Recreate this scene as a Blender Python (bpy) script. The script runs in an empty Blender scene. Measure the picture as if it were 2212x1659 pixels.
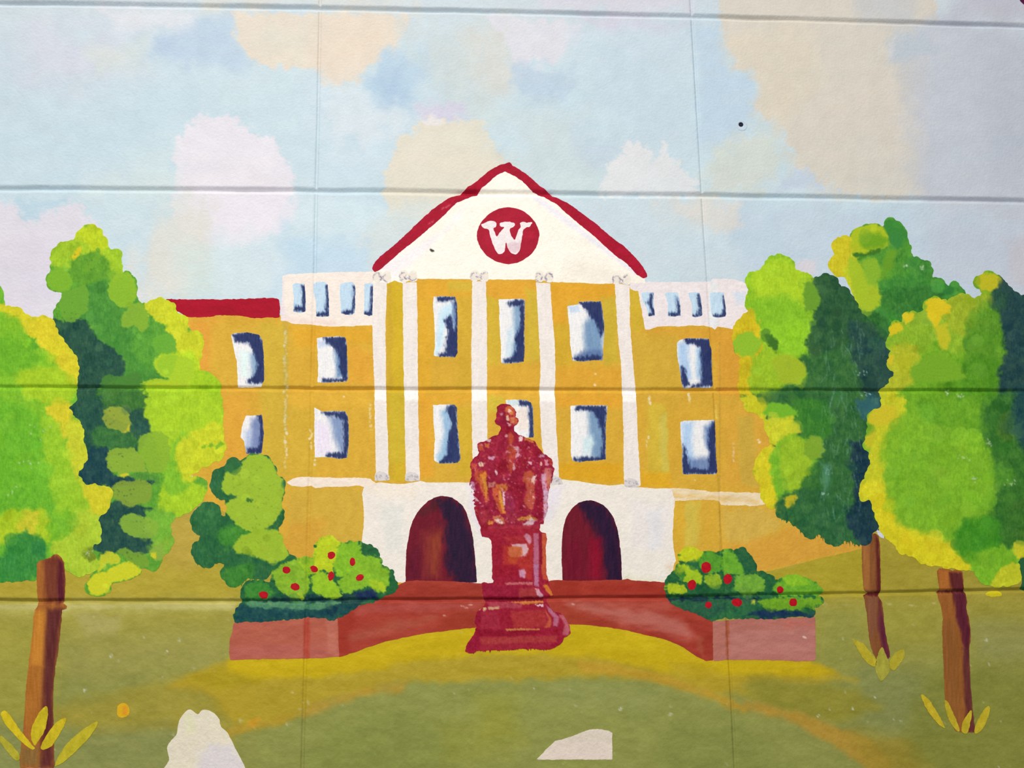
import bpy, math
import numpy as np

# ------------------------------------------------------------------ camera, world, lights, exposure
SC = bpy.context.scene
COL = SC.collection
F_PX, PITCH, ROLL, YAW = 2210.8, 0.1777, 0.0124, -0.0688
Z0 = 2.032                                   # height of the topmost joint in view, ten courses up
CAM = np.array([0.1302, -1.0062, -0.5820 + Z0])


def rot(rx, ry, rz):
    c, s = math.cos, math.sin
    Rx = np.array([[1, 0, 0], [0, c(rx), -s(rx)], [0, s(rx), c(rx)]])
    Rz = np.array([[c(rz), -s(rz), 0], [s(rz), c(rz), 0], [0, 0, 1]])
    Ry = np.array([[c(ry), 0, s(ry)], [0, 1, 0], [-s(ry), 0, c(ry)]])
    return Rz @ Rx @ Ry


M = rot(PITCH, ROLL, YAW)                    # columns: right, forward, up
cam_data = bpy.data.cameras.new('camera')
cam = bpy.data.objects.new('camera', cam_data)
COL.objects.link(cam)
from mathutils import Matrix, Vector
R3 = Matrix(((M[0][0], M[0][2], -M[0][1]), (M[1][0], M[1][2], -M[1][1]), (M[2][0], M[2][2], -M[2][1])))
cam.matrix_world = Matrix.Translation(Vector(CAM)) @ R3.to_4x4()
cam_data.sensor_fit = 'HORIZONTAL'
cam_data.sensor_width = 36.0
cam_data.lens = F_PX / 2212.0 * 36.0
cam_data.clip_start = 0.01
SC.camera = cam

world = bpy.data.worlds.new('room_light')
SC.world = world
world.use_nodes = True
world.node_tree.nodes['Background'].inputs[0].default_value = (0.93, 0.96, 1.0, 1)
world.node_tree.nodes['Background'].inputs[1].default_value = 0.40


def area(name, loc, target, size, size_y, power, color):
    L = bpy.data.lights.new(name, 'AREA')
    L.shape = 'RECTANGLE'
    L.size, L.size_y, L.energy, L.color = size, size_y, power, color
    o = bpy.data.objects.new(name, L)
    COL.objects.link(o)
    o.location = loc
    o.rotation_euler = (Vector(target) - Vector(loc)).to_track_quat('-Z', 'Y').to_euler()
    return o


area('ceiling_lamp', (-0.35, -2.3, Z0 + 2.3), (0.1, 0.0, Z0 - 0.25), 1.2, 0.3, 106.0, (1.0, 0.965, 0.90))
area('camera_flash', (0.02, -1.05, CAM[2] + 0.16), (0.14, 0.0, Z0 - 0.30), 0.16, 0.10, 3.2, (1.0, 0.98, 0.93))

SC.view_settings.view_transform = 'Standard'
SC.view_settings.look = 'None'
SC.view_settings.gamma = 1.0
SC.view_settings.exposure = 0.0
SC.view_settings.use_curve_mapping = False
PAINT_GAIN = 1.16                            # light on the wall: a paint's reflectance = its look / this

# ------------------------------------------------------------------ materials


def paint_material(name, rough=0.55, bump=0.30, grain=0.05, spec=0.07):
    m = bpy.data.materials.new(name)
    m.use_nodes = True
    nt = m.node_tree
    N, L = nt.nodes, nt.links
    b = N['Principled BSDF']
    at = N.new('ShaderNodeAttribute')
    at.attribute_name = 'pigment'
    geo = N.new('ShaderNodeNewGeometry')
    n1 = N.new('ShaderNodeTexNoise')
    n1.inputs['Scale'].default_value = 520.0
    n1.inputs['Detail'].default_value = 3.0
    n1.inputs['Roughness'].default_value = 0.65
    L.new(geo.outputs['Position'], n1.inputs['Vector'])
    mr = N.new('ShaderNodeMapRange')
    mr.inputs['From Min'].default_value = 0.25
    mr.inputs['From Max'].default_value = 0.75
    mr.inputs['To Min'].default_value = 1.0 - grain
    mr.inputs['To Max'].default_value = 1.0 + grain
    L.new(n1.outputs['Fac'], mr.inputs['Value'])
    hs = N.new('ShaderNodeHueSaturation')
    L.new(at.outputs['Color'], hs.inputs['Color'])
    L.new(mr.outputs['Result'], hs.inputs['Value'])
    L.new(hs.outputs['Color'], b.inputs['Base Color'])
    n2 = N.new('ShaderNodeTexNoise')
    n2.inputs['Scale'].default_value = 330.0
    n2.inputs['Detail'].default_value = 2.5
    n2.inputs['Roughness'].default_value = 0.6
    L.new(geo.outputs['Position'], n2.inputs['Vector'])
    bp = N.new('ShaderNodeBump')
    bp.inputs['Strength'].default_value = bump
    bp.inputs['Distance'].default_value = 0.0012
    L.new(n2.outputs['Fac'], bp.inputs['Height'])
    L.new(bp.outputs['Normal'], b.inputs['Normal'])
    b.inputs['Roughness'].default_value = rough
    b.inputs['Specular IOR Level'].default_value = spec
    return m


MAT = {
    'wall': paint_material('wall_paint', 0.6, 0.40, 0.03),
    'house': paint_material('building_paint', 0.6, 0.44, 0.045),
    'leaf': paint_material('foliage_paint', 0.5, 0.32, 0.08),
    'dark': paint_material('statue_paint', 0.5, 0.34, 0.07),
}

# ------------------------------------------------------------------ noise
RT = np.random.RandomState(7).rand(512, 512).astype(np.float32)


def vn(X, Y, scale, seed=0, ax=1.0, ay=1.0):
    x = X / (scale * ax) + seed * 17.31
    y = Y / (scale * ay) + seed * 9.73
    xi = np.floor(x).astype(int)
    yi = np.floor(y).astype(int)
    fx, fy = x - xi, y - yi
    fx = fx * fx * (3 - 2 * fx)
    fy = fy * fy * (3 - 2 * fy)
    a, b = RT[yi & 511, xi & 511], RT[yi & 511, (xi + 1) & 511]
    c, d = RT[(yi + 1) & 511, xi & 511], RT[(yi + 1) & 511, (xi + 1) & 511]
    return ((a * (1 - fx) + b * fx) * (1 - fy) + (c * (1 - fx) + d * fx) * fy) * 2 - 1


def fbm(X, Y, scale, seed=0, ax=1.0, ay=1.0, n=3):
    o = 0
    for i in range(n):
        o = o + vn(X, Y, scale / 2 ** i, seed + i * 5, ax, ay) * (0.58 ** i)
    return o


def sstep(a, b, x):
    t = np.clip((x - a) / (b - a), 0, 1)
    return t * t * (3 - 2 * t)


# ------------------------------------------------------------------ the block courses: joint lines on the wall
BW, BH = 0.4064, 0.2032


def proj(Xw, Zw):
    d = np.stack([Xw - CAM[0], 0 * Xw - CAM[1], Zw - CAM[2]], -1) @ M
    return 1106 + F_PX * d[..., 0] / d[..., 1], 829.5 - F_PX * d[..., 2] / d[..., 1]


def unproj(px, py):
    a, b = (px - 1106) / F_PX, (829.5 - py) / F_PX
    d = a[..., None] * M[:, 0] + M[:, 1] + b[..., None] * M[:, 2]
    t = -CAM[1] / d[..., 1]
    return CAM[0] + t * d[..., 0], CAM[2] + t * d[..., 2]


H_SEEN = [[(0, 9), (690, 19), (1100, 28), (1495, 37), (1850, 48), (2212, 58)],
          [(0, 409), (683, 415), (1100, 420), (1517, 423), (1900, 431), (2212, 437)],
          [(0, 838), (680, 840), (1200, 844), (1572, 845), (2212, 845)],
          [(0, 1299), (640, 1298), (1120, 1295), (1500, 1291), (1800, 1284), (2212, 1274)]]
V_SEEN = [[(0, 692), (420, 682), (600, 680), (770, 678), (1060, 668), (1400, 659), (1600, 655)],
          [(0, 1492), (420, 1519), (600, 1526), (760, 1541), (1050, 1554), (1350, 1570), (1600, 1587)]]
XS = np.linspace(-4200, 6500, 2400)
YS = np.linspace(-2600, 4200, 1500)
_t = np.linspace(-2.6, 3.2, 1500)


def hline(k):
    x, y = proj(_t, Z0 - k * BH + 0 * _t)
    yy = np.interp(XS, x, y)
    if 0 <= k < 4:
        sx, sy = np.array(H_SEEN[k], float).T
        pf = np.polyfit(sx, sy - np.interp(sx, x, y), 2)
        yy = yy + np.polyval(pf, np.clip(XS, 0, 2212))
    return yy


def vline(k):
    t = np.linspace(1.0, -1.8, 1500)
    x, y = proj(k * BW + 0 * t, Z0 + t)
    xx = np.interp(YS, y, x)
    if 0 <= k < 2:
        sy, sx = np.array(V_SEEN[k], float).T
        pf = np.polyfit(sy, sx - np.interp(sy, y, x), 2)
        xx = xx + np.polyval(pf, np.clip(YS, 0, 1659))
    return xx


U0, U1, V0, V1 = -3, 4, -2, 5                 # block columns and courses built
HK, VK = list(range(V0, V1 + 1)), list(range(U0, U1 + 1))
HL = np.array([hline(k) for k in HK])
VL = np.array([vline(k) for k in VK])


def to_px(u, v):
    """block coordinates (columns, courses) -> place in the picture frame."""
    iu = np.clip(np.floor(u).astype(int), U0, U1 - 1)
    iv = np.clip(np.floor(v).astype(int), V0, V1 - 1)
    fu, fv = u - iu, v - iv
    y = v * 425.0 + 20
    for _ in range(5):
        x = np.zeros_like(y)
        for k in range(U0, U1):
            m = iu == k
            if m.any():
                x[m] = np.interp(y[m], YS, VL[k - U0]) * (1 - fu[m]) + np.interp(y[m], YS, VL[k - U0 + 1]) * fu[m]
        for k in range(V0, V1):
            m = iv == k
            if m.any():
                y[m] = np.interp(x[m], XS, HL[k - V0]) * (1 - fv[m]) + np.interp(x[m], XS, HL[k - V0 + 1]) * fv[m]
    return x, y


STEP = 1.6


def axis(lo, hi, flo, fhi, unit, step, joints, near):
    """grid lines: fine inside the part in view, coarse beyond, extra lines across each joint."""
    a = list(np.arange(lo, flo, 0.04)) + list(np.arange(flo, fhi, step / unit)) + list(np.arange(fhi, hi + 1e-6, 0.04))
    a = [t for t in a if min(abs(t - j) for j in joints) * unit > near[-1] + 0.5]
    for j in joints:
        for n in near:
            for s in ((-1, 1) if n > 0 else (1,)):
                if lo <= j + s * n / unit <= hi:
                    a.append(j + s * n / unit)
    return np.array(sorted(set(np.round(a, 7))))


NEAR_V = [0, 1.2, 2.4, 3.6, 4.8, 6, 7.2, 8.6, 10, 11.5, 13]
NEAR_U = [0, 1.2, 2.4, 3.6, 4.8, 6, 7.2, 8.6]
US = axis(U0, U1, -0.90, 1.92, 838.0, STEP, VK, NEAR_U)
VS = axis(V0, V1, -0.10, 3.92, 425.0, STEP, HK, NEAR_V)
NU, NV = len(US), len(VS)
UU, VV = np.meshgrid(US, VS)
PX, PY = to_px(UU, VV)
WX, WZ = unproj(PX, PY)


def relief(U, V, X, Y):
    """depth into the wall, metres: raked joints between the blocks, slight waviness of the faces."""
    wob = vn(X, Y, 90, 3) * 1.0 + vn(X, Y, 24, 4) * 0.5
    tv = (V - np.round(V)) * 425.0 + wob
    low = sstep(1.4, 2.2, V)                                 # the lower joints were struck narrower
    up = sstep(1, 0, np.abs(tv) / (12.5 - 4.5 * low))
    dn = sstep(1, 0, np.abs(tv) / (6.5 - 1.5 * low))
    dh = np.where(tv < 0, up, dn) * (0.0034 - 0.0008 * low) * (1 + 0.25 * vn(X, Y, 120, 8))
    tu = (U - np.round(U)) * 838.0 + vn(X, Y, 60, 5, 1, 3) * 1.0
    dvv = sstep(1, 0, np.abs(tu) / 6.0) * 0.0012 * (1 + 0.3 * vn(X, Y, 90, 9))
    return np.maximum(dh, dvv) + 0.00022 * fbm(X, Y, 60, 12)


DEP = relief(UU, VV, PX, PY)
LAYER = 0.00004

# ------------------------------------------------------------------ shape helpers
REG = {'A': (0, 440, 3.456), 'B': (0, 860, 3.456), 'C': (0, 1179, 3.456), 'D': (560, 340, 3.456), 'E': (560, 760, 3.456),
       'F': (1000, 340, 3.456), 'G': (1000, 760, 3.456), 'H': (1572, 440, 3.456), 'I': (1572, 860, 3.456),
       'J': (1572, 1179, 3.456), 'K': (480, 1120, 3.456), 'L': (1100, 1120, 3.456), 'P': (0, 0, 1.0),
       'S': (980, 850, 8.508), 'T': (980, 1030, 8.508), 'U': (980, 1220, 8.508),
       'Q': (0, 0, 2.765), 'R': (700, 0, 2.765), 'W': (1412, 0, 2.765)}


def pts(s):
    """'A x,y x,y B x,y ...' -> points on the mural, each letter naming the survey sheet they were measured on."""
    out, r = [], REG['P']
    for w in s.split():
        if w in REG:
            r = REG[w]
        else:
            x, y = w.split(',')
            out.append((r[0] + float(x) / r[2], r[1] + float(y) / r[2]))
    return np.array(out)


def smooth(p, n=4):
    p = np.asarray(p)
    o = []
    a, b, c, d = np.roll(p, 1, 0), p, np.roll(p, -1, 0), np.roll(p, -2, 0)
    for i in range(n):
        t = i / n
        o.append(0.5 * ((2 * b) + (c - a) * t + (2 * a - 5 * b + 4 * c - d) * t * t + (3 * b - a - 3 * c + d) * t ** 3))
    return np.stack(o, 1).reshape(-1, 2)


def sdf(X, Y, P):
    """signed distance to a polygon, positive inside."""
    d = np.full(X.shape, 1e9)
    ins = np.zeros(X.shape, bool)
    n = len(P)
    for i in range(n):
        x0, y0 = P[i]
        x1, y1 = P[(i + 1) % n]
        ex, ey = x1 - x0, y1 - y0
        L = ex * ex + ey * ey + 1e-9
        wx, wy = X - x0, Y - y0
        t = np.clip((wx * ex + wy * ey) / L, 0, 1)
        d = np.minimum(d, (wx - t * ex) ** 2 + (wy - t * ey) ** 2)
        if y0 != y1:
            c = ((Y >= y0) != (Y >= y1)) & (wx < ex * wy / ey)
            ins ^= c
    d = np.sqrt(d)
    return np.where(ins, d, -d)


# ------------------------------------------------------------------ painted layers
class Paint:
    """one coat of paint: a mask field and colours on the wall's own grid."""

    def __init__(self, box, grid=None, base=(128, 128, 128)):
        x0, y0, x1, y1 = box
        if grid is None:
            m = (PX > x0) & (PX < x1) & (PY > y0) & (PY < y1)
            r, c = np.where(m.any(1))[0], np.where(m.any(0))[0]
            self.s = (slice(max(r[0] - 1, 0), r[-1] + 2), slice(max(c[0] - 1, 0), c[-1] + 2))
            self.X, self.Y = PX[self.s], PY[self.s]
        else:
            self.X, self.Y = grid
        self.C = np.empty(self.X.shape + (3,), np.float32)
        self.C[:] = base
        self.F = np.full(self.X.shape, -1e3)

    def win(self, P, pad):
        lo, hi = P.min(0) - pad, P.max(0) + pad
        m = (self.X > lo[0]) & (self.X < hi[0]) & (self.Y > lo[1]) & (self.Y < hi[1])
        r, c = np.where(m.any(1))[0], np.where(m.any(0))[0]
        if not len(r) or not len(c):
            return None
        return slice(r[0], r[-1] + 1), slice(c[0], c[-1] + 1)

    def shape(self, P, rough=1.2, scale=7, seed=1, sub=False, ax=1.0, ay=1.0):
        """adds (or with sub cuts) an outline to the mask, its edge uneven as a brush leaves it."""
        w = self.win(P, rough * 2 + 6)
        if w is None:
            return self
        X, Y = self.X[w], self.Y[w]
        f = sdf(X, Y, P) + rough * fbm(X, Y, scale, seed, ax, ay)
        self.F[w] = np.minimum(self.F[w], -f) if sub else np.maximum(self.F[w], f)
        return self

    def spot(self, P, col, soft=2.0, amp=1.5, scale=7, alpha=1.0, seed=2, ax=1.0, ay=1.0, grow=0.0):
        """a brushed patch of colour."""
        w = self.win(P, soft * 1.5 + amp * 2 + 2)
        if w is None:
            return self
        X, Y = self.X[w], self.Y[w]
        f = sdf(X, Y, P) + amp * fbm(X, Y, scale, seed, ax, ay) + grow
        a = (sstep(-soft, soft, f) * alpha)[..., None]
        self.C[w] = self.C[w] * (1 - a) + np.array(col, np.float32) * a
        return self

    def oval(self, x, y, rx, ry, col, ang=0.0, soft=2.0, amp=1.0, alpha=1.0, seed=2, scale=7, ax=1.0, ay=1.0):
        c, s = math.cos(ang), math.sin(ang)
        r = max(rx, ry)
        w = self.win(np.array([(x - r, y - r), (x + r, y + r)]), soft + amp * 2)
        if w is None:
            return self
        X, Y = self.X[w] - x, self.Y[w] - y
        q = np.sqrt(((X * c + Y * s) / rx) ** 2 + ((-X * s + Y * c) / ry) ** 2)
        f = (1 - q) * min(rx, ry) + amp * fbm(self.X[w], self.Y[w], scale, seed, ax, ay)
        a = (sstep(-soft, soft, f) * alpha)[..., None]
        self.C[w] = self.C[w] * (1 - a) + np.array(col, np.float32) * a
        return self

    def lobes(self, P, seed, r0=8.0, r1=17.0, gap=24.0, out=3.2):
        """rounds an outline into the uneven bumps of single brush dabs."""
        rs = np.random.RandomState(seed)
        N = np.roll(P, -1, 0) - P
        d = np.sqrt((N ** 2).sum(1)) + 1e-9
        area2 = (P[:, 0] * np.roll(P[:, 1], -1) - np.roll(P[:, 0], -1) * P[:, 1]).sum()
        inw = np.stack([-N[:, 1], N[:, 0]], -1) / d[:, None] * (1 if area2 > 0 else -1)
        cum = np.concatenate([[0], np.cumsum(d)])
        t = 0.0
        while t < cum[-1]:
            k = min(np.searchsorted(cum, t, side='right') - 1, len(P) - 1)
            x, y = P[k] + N[k] * (t - cum[k]) / d[k]
            r = r0 + (r1 - r0) * rs.rand()
            x, y = np.array([x, y]) + inw[k] * (r - out * (0.3 + rs.rand()))
            w = self.win(np.array([(x - r, y - r), (x + r, y + r)]), 4)
            if w is not None:
                X, Y = self.X[w] - x, self.Y[w] - y
                f = r - np.sqrt(X * X + Y * Y) + 0.8 * vn(self.X[w], self.Y[w], 5, seed)
                self.F[w] = np.maximum(self.F[w], f)
            t += gap * (0.5 + rs.rand())
        return self

    def bleed(self, P, n=10):
        """carries the colours out to the very edge of the coat."""
        ok = sdf(self.X, self.Y, P) > 2.5
        for _ in range(n):
            S, c = np.zeros_like(self.C), np.zeros(ok.shape, np.float32)
            for dy, dx in ((0, 1), (0, -1), (1, 0), (-1, 0)):
                k = np.roll(ok, (dy, dx), (0, 1))
                S += np.roll(self.C, (dy, dx), (0, 1)) * k[..., None]
                c += k
            m = ~ok & (c > 0)
            self.C[m] = S[m] / c[m][:, None]
            ok = ok | m
        return self

    def bristles(self, s, n, length, seed=1, up=False, cut=False, side=False):
        """ragged hairs of paint where a dry brush lifted off along a line."""
        rs = np.random.RandomState(seed)
        P = pts(s)
        u = np.linspace(0, len(P) - 1, n)
        for k in u:
            x = np.interp(k, range(len(P)), P[:, 0]) + rs.randn()
            y = np.interp(k, range(len(P)), P[:, 1]) + rs.randn()
            L, wd, sl = length * (0.3 + rs.rand()), 1.3 + rs.rand() * 1.6, rs.randn() * 1.6
            if side:
                T = np.array([(x - 5 * (-1 if cut else 1), y - wd), (x + L * (1 if cut else -1), y + sl), (x - 5 * (-1 if cut else 1), y + wd)])
                T = np.array([(x, y - wd), (x + L, y + sl), (x, y + wd)]) if cut else T
            else:
                e = -1 if up else 1
                T = np.array([(x - wd, y - 6 * e), (x + sl, y + L * e), (x + wd, y - 6 * e)])
            self.shape(T, 0.3, 4, int(k * 7) % 50, sub=cut)
        return self

    def mottle(self, amt=6, scale=30, seed=3, ax=1.0, ay=1.0, tint=(1, 1, 1)):
        n = fbm(self.X, self.Y, scale, seed, ax, ay)[..., None]
        self.C += n * amt * np.array(tint, np.float32)
        return self

    def dabs(self, n, r0, r1, seed=1, jit=26, alpha=0.55, ang=None, box=None, tint=None, flat=0.75):
        """many round-brush dabs, each a little lighter or darker than what lies under it."""
        rs = np.random.RandomState(seed)
        idx = np.argwhere(self.F > -2)
        if box is not None:
            k = (self.X[tuple(idx.T)] > box[0]) & (self.X[tuple(idx.T)] < box[2]) & (self.Y[tuple(idx.T)] > box[1]) & (self.Y[tuple(idx.T)] < box[3])
            idx = idx[k]
        for i in range(n):
            j = tuple(idx[rs.randint(len(idx))])
            x, y = self.X[j], self.Y[j]
            d = (rs.rand() - 0.5) * 2
            t = np.array([0.75, 0.9, 0.25]) if tint is None else np.array(tint)
            c = np.clip(self.C[j] + d * jit * t + (rs.rand(3) - 0.5) * 8, 0, 255)
            r = r0 + (r1 - r0) * rs.rand() ** 1.5
            an = rs.rand() * 3.1 if ang is None else ang + (rs.rand() - .5) * .5
            ry, al = r * (flat + 0.25 * rs.rand()), alpha * (0.5 + 0.5 * rs.rand())
            if rs.rand() < 0.6:                               # paint pushed up along the rim of the dab
                self.oval(x, y, r + 1.4, ry + 1.4, np.clip(c + (22 if rs.rand() < .65 else -20), 0, 255), an, 1.2, 1.4, al * .55, seed + i, 7)
            self.oval(x, y, r, ry, c, an, 1.3, 1.4, al, seed + i, 7)
        return self

    def specks(self, n, col, r0=1.0, r1=2.5, seed=5, alpha=0.8, box=None):
        rs = np.random.RandomState(seed)
        x0, x1, y0, y1 = (self.X.min(), self.X.max(), self.Y.min(), self.Y.max()) if box is None else (box[0], box[2], box[1], box[3])
        for i in range(n):
            r = r0 + (r1 - r0) * rs.rand() ** 2
            self.oval(x0 + (x1 - x0) * rs.rand(), y0 + (y1 - y0) * rs.rand(), r * (1 + rs.rand()), r, col, rs.rand() * 3, 1.0, 0.8, alpha * (0.4 + 0.6 * rs.rand()), i, 3)
        return self

    def color(self):
        c = np.clip(self.C, 2, 253) / 255.0
        lin = np.where(c <= 0.04045, c / 12.92, ((c + 0.055) / 1.055) ** 2.4)
        return np.clip(lin / PAINT_GAIN, 0.001, 0.9)

    def build(self, name, mat, parent=None, layer=1):
        if parent is not None and not isinstance(parent, bpy.types.Object):
            raise ValueError
        F = self.F
        X = WX[self.s]
        Z = WZ[self.s]
        D = DEP[self.s]
        Yw = D - LAYER * layer
        lin = self.color()
        if mat == 'house':
            lin = np.clip(lin * 1.085, 0, 0.9)
        nv, nu = F.shape
        I = F > 0
        co = [np.stack([X, Yw, Z], -1).reshape(-1, 3)]
        cc = [lin.reshape(-1, 3)]
        base = nv * nu
        gid = np.arange(base).reshape(nv, nu)
        P3, C3 = co[0].reshape(nv, nu, 3), lin

        def cross(a0, a1, p0, p1, c0, c1, base):
            m = (a0 > 0) != (a1 > 0)
            t = np.zeros(a0.shape)
            t[m] = a0[m] / (a0[m] - a1[m])
            t = np.clip(t, 0.02, 0.98)
            ids = np.full(a0.shape, -1)
            ids[m] = base + np.arange(m.sum())
            tt = t[m][:, None]
            return ids, p0[m] * (1 - tt) + p1[m] * tt, c0[m] * (1 - tt) + c1[m] * tt

        he, hp, hc = cross(F[:, :-1], F[:, 1:], P3[:, :-1], P3[:, 1:], C3[:, :-1], C3[:, 1:], base)
        base += len(hp)
        ve, vp, vc = cross(F[:-1], F[1:], P3[:-1], P3[1:], C3[:-1], C3[1:], base)
        base += len(vp)
        co += [hp, vp]
        cc += [hc, vc]
        a, b, c, d = I[:-1, :-1], I[:-1, 1:], I[1:, 1:], I[1:, :-1]     # tl tr br bl
        code = a * 1 + b * 2 + c * 4 + d * 8
        g = {'a': gid[:-1, :-1], 'b': gid[:-1, 1:], 'c': gid[1:, 1:], 'd': gid[1:, :-1],
             't': he[:-1], 'r': ve[:, 1:], 'm': he[1:], 'l': ve[:, :-1]}
        table = {1: ['atl'], 2: ['tbr'], 3: ['abrl'], 4: ['rcm'], 5: ['atl', 'rcm'], 6: ['tbcm'], 7: ['abcml'], 8: ['lmd'],
                 9: ['atmd'], 10: ['tbr', 'lmd'], 11: ['abrmd'], 12: ['lrcd'], 13: ['atrcd'], 14: ['tbcdl'], 15: ['abcd']}
        faces, segs = {3: [], 4: [], 5: []}, []
        for k, polys in table.items():
            m = code == k
            if not m.any():
                continue
            for s in polys:
                faces[len(s)].append(np.stack([g[ch][m] for ch in s], -1))
                for i in range(len(s)):
                    p, q = s[i], s[(i + 1) % len(s)]
                    if p in 'trml' and q in 'trml':
                        segs.append(np.stack([g[p][m], g[q][m]], -1))
        V = np.concatenate(co)
        Cc = np.concatenate(cc)
        n0 = len(V)
        # the coat's thickness: its rim runs back to the wall
        if segs:
            S = np.concatenate(segs)
            u, inv = np.unique(S.ravel(), return_inverse=True)
            back = V[u].copy()
            back[:, 1] += LAYER * layer + 0.00003
            V = np.concatenate([V, V[u], back])
            Cc = np.concatenate([Cc, Cc[u], Cc[u]])
            inv = inv.reshape(S.shape) + n0
            bk = inv + len(u)
            faces[4].append(np.stack([inv[:, 1], inv[:, 0], bk[:, 0], bk[:, 1]], -1))
        return emit(name, V, Cc, faces, mat, parent)


def emit(name, V, Cc, faces, mat, parent):
    loops, starts, o = [], [], 0
    for n in sorted(faces):
        if faces[n]:
            f = np.concatenate(faces[n])
            loops.append(f.ravel())
            starts.append(o + np.arange(len(f)) * n)
            o += f.size
    if not loops:
        raise ValueError('nothing painted: ' + name)
    loops, starts = np.concatenate(loops), np.concatenate(starts)
    used = np.zeros(len(V), bool)
    used[loops] = True
    remap = np.cumsum(used) - 1
    loops = remap[loops]
    V, Cc = V[used], Cc[used]
    off = np.array(parent.matrix_world.translation) if parent is not None else np.zeros(3)
    p = parent
    off = np.zeros(3)
    while p is not None:
        off += np.array(p.location)
        p = p.parent
    me = bpy.data.meshes.new(name)
    me.vertices.add(len(V))
    me.vertices.foreach_set('co', (V - off).astype(np.float32).ravel())
    me.loops.add(len(loops))
    me.loops.foreach_set('vertex_index', loops.astype(np.int32))
    me.polygons.add(len(starts))
    me.polygons.foreach_set('loop_start', starts.astype(np.int32))
    me.update(calc_edges=True)
    at = me.color_attributes.new('pigment', 'FLOAT_COLOR', 'POINT')
    at.data.foreach_set('color', np.concatenate([Cc, np.ones((len(Cc), 1))], 1).astype(np.float32).ravel())
    me.polygons.foreach_set('use_smooth', np.ones(len(starts), bool))
    me.materials.append(MAT[mat])
    ob = bpy.data.objects.new(name, me)
    COL.objects.link(ob)
    if parent is not None:
        ob.parent = parent
    return ob


def thing(name, label, cat, x, y, group=None):
    """an Empty at the painted thing's foot."""
    X, Z = unproj(np.array([float(x)]), np.array([float(y)]))
    o = bpy.data.objects.new(name, None)
    COL.objects.link(o)
    o.empty_display_size = 0.02
    o.location = (X[0], 0, Z[0])
    o['label'], o['category'] = label, cat
    if group:
        o['group'] = group
    return o


def tag(o, label, cat, group=None):
    o['label'], o['category'] = label, cat
    if group:
        o['group'] = group
    return o


def bx(P, pad=14):
    lo, hi = P.min(0) - pad, P.max(0) + pad
    return (lo[0], lo[1], hi[0], hi[1])


def coat(P, col, rough=1.2, scale=7, seed=1, pad=14, ax=1.0, ay=1.0):
    return Paint(bx(P, pad), base=col).shape(P, rough * 0.62, scale * 1.3, seed, ax=ax, ay=ay)


# ================================================================== THE WALL
iu = np.where((np.arange(NU) % 2 == 0) | (np.abs(US - np.round(US)) * 838 < 9.0))[0]
iv = np.where((np.arange(NV) % 2 == 0) | (np.abs(VS - np.round(VS)) * 425 < 13.5))[0]
gx = np.ix_(iv, iu)
W = Paint((0, 0, 1, 1), grid=(PX[gx], PY[gx]), base=(203, 221, 230))
X, Y = W.X, W.Y
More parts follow.
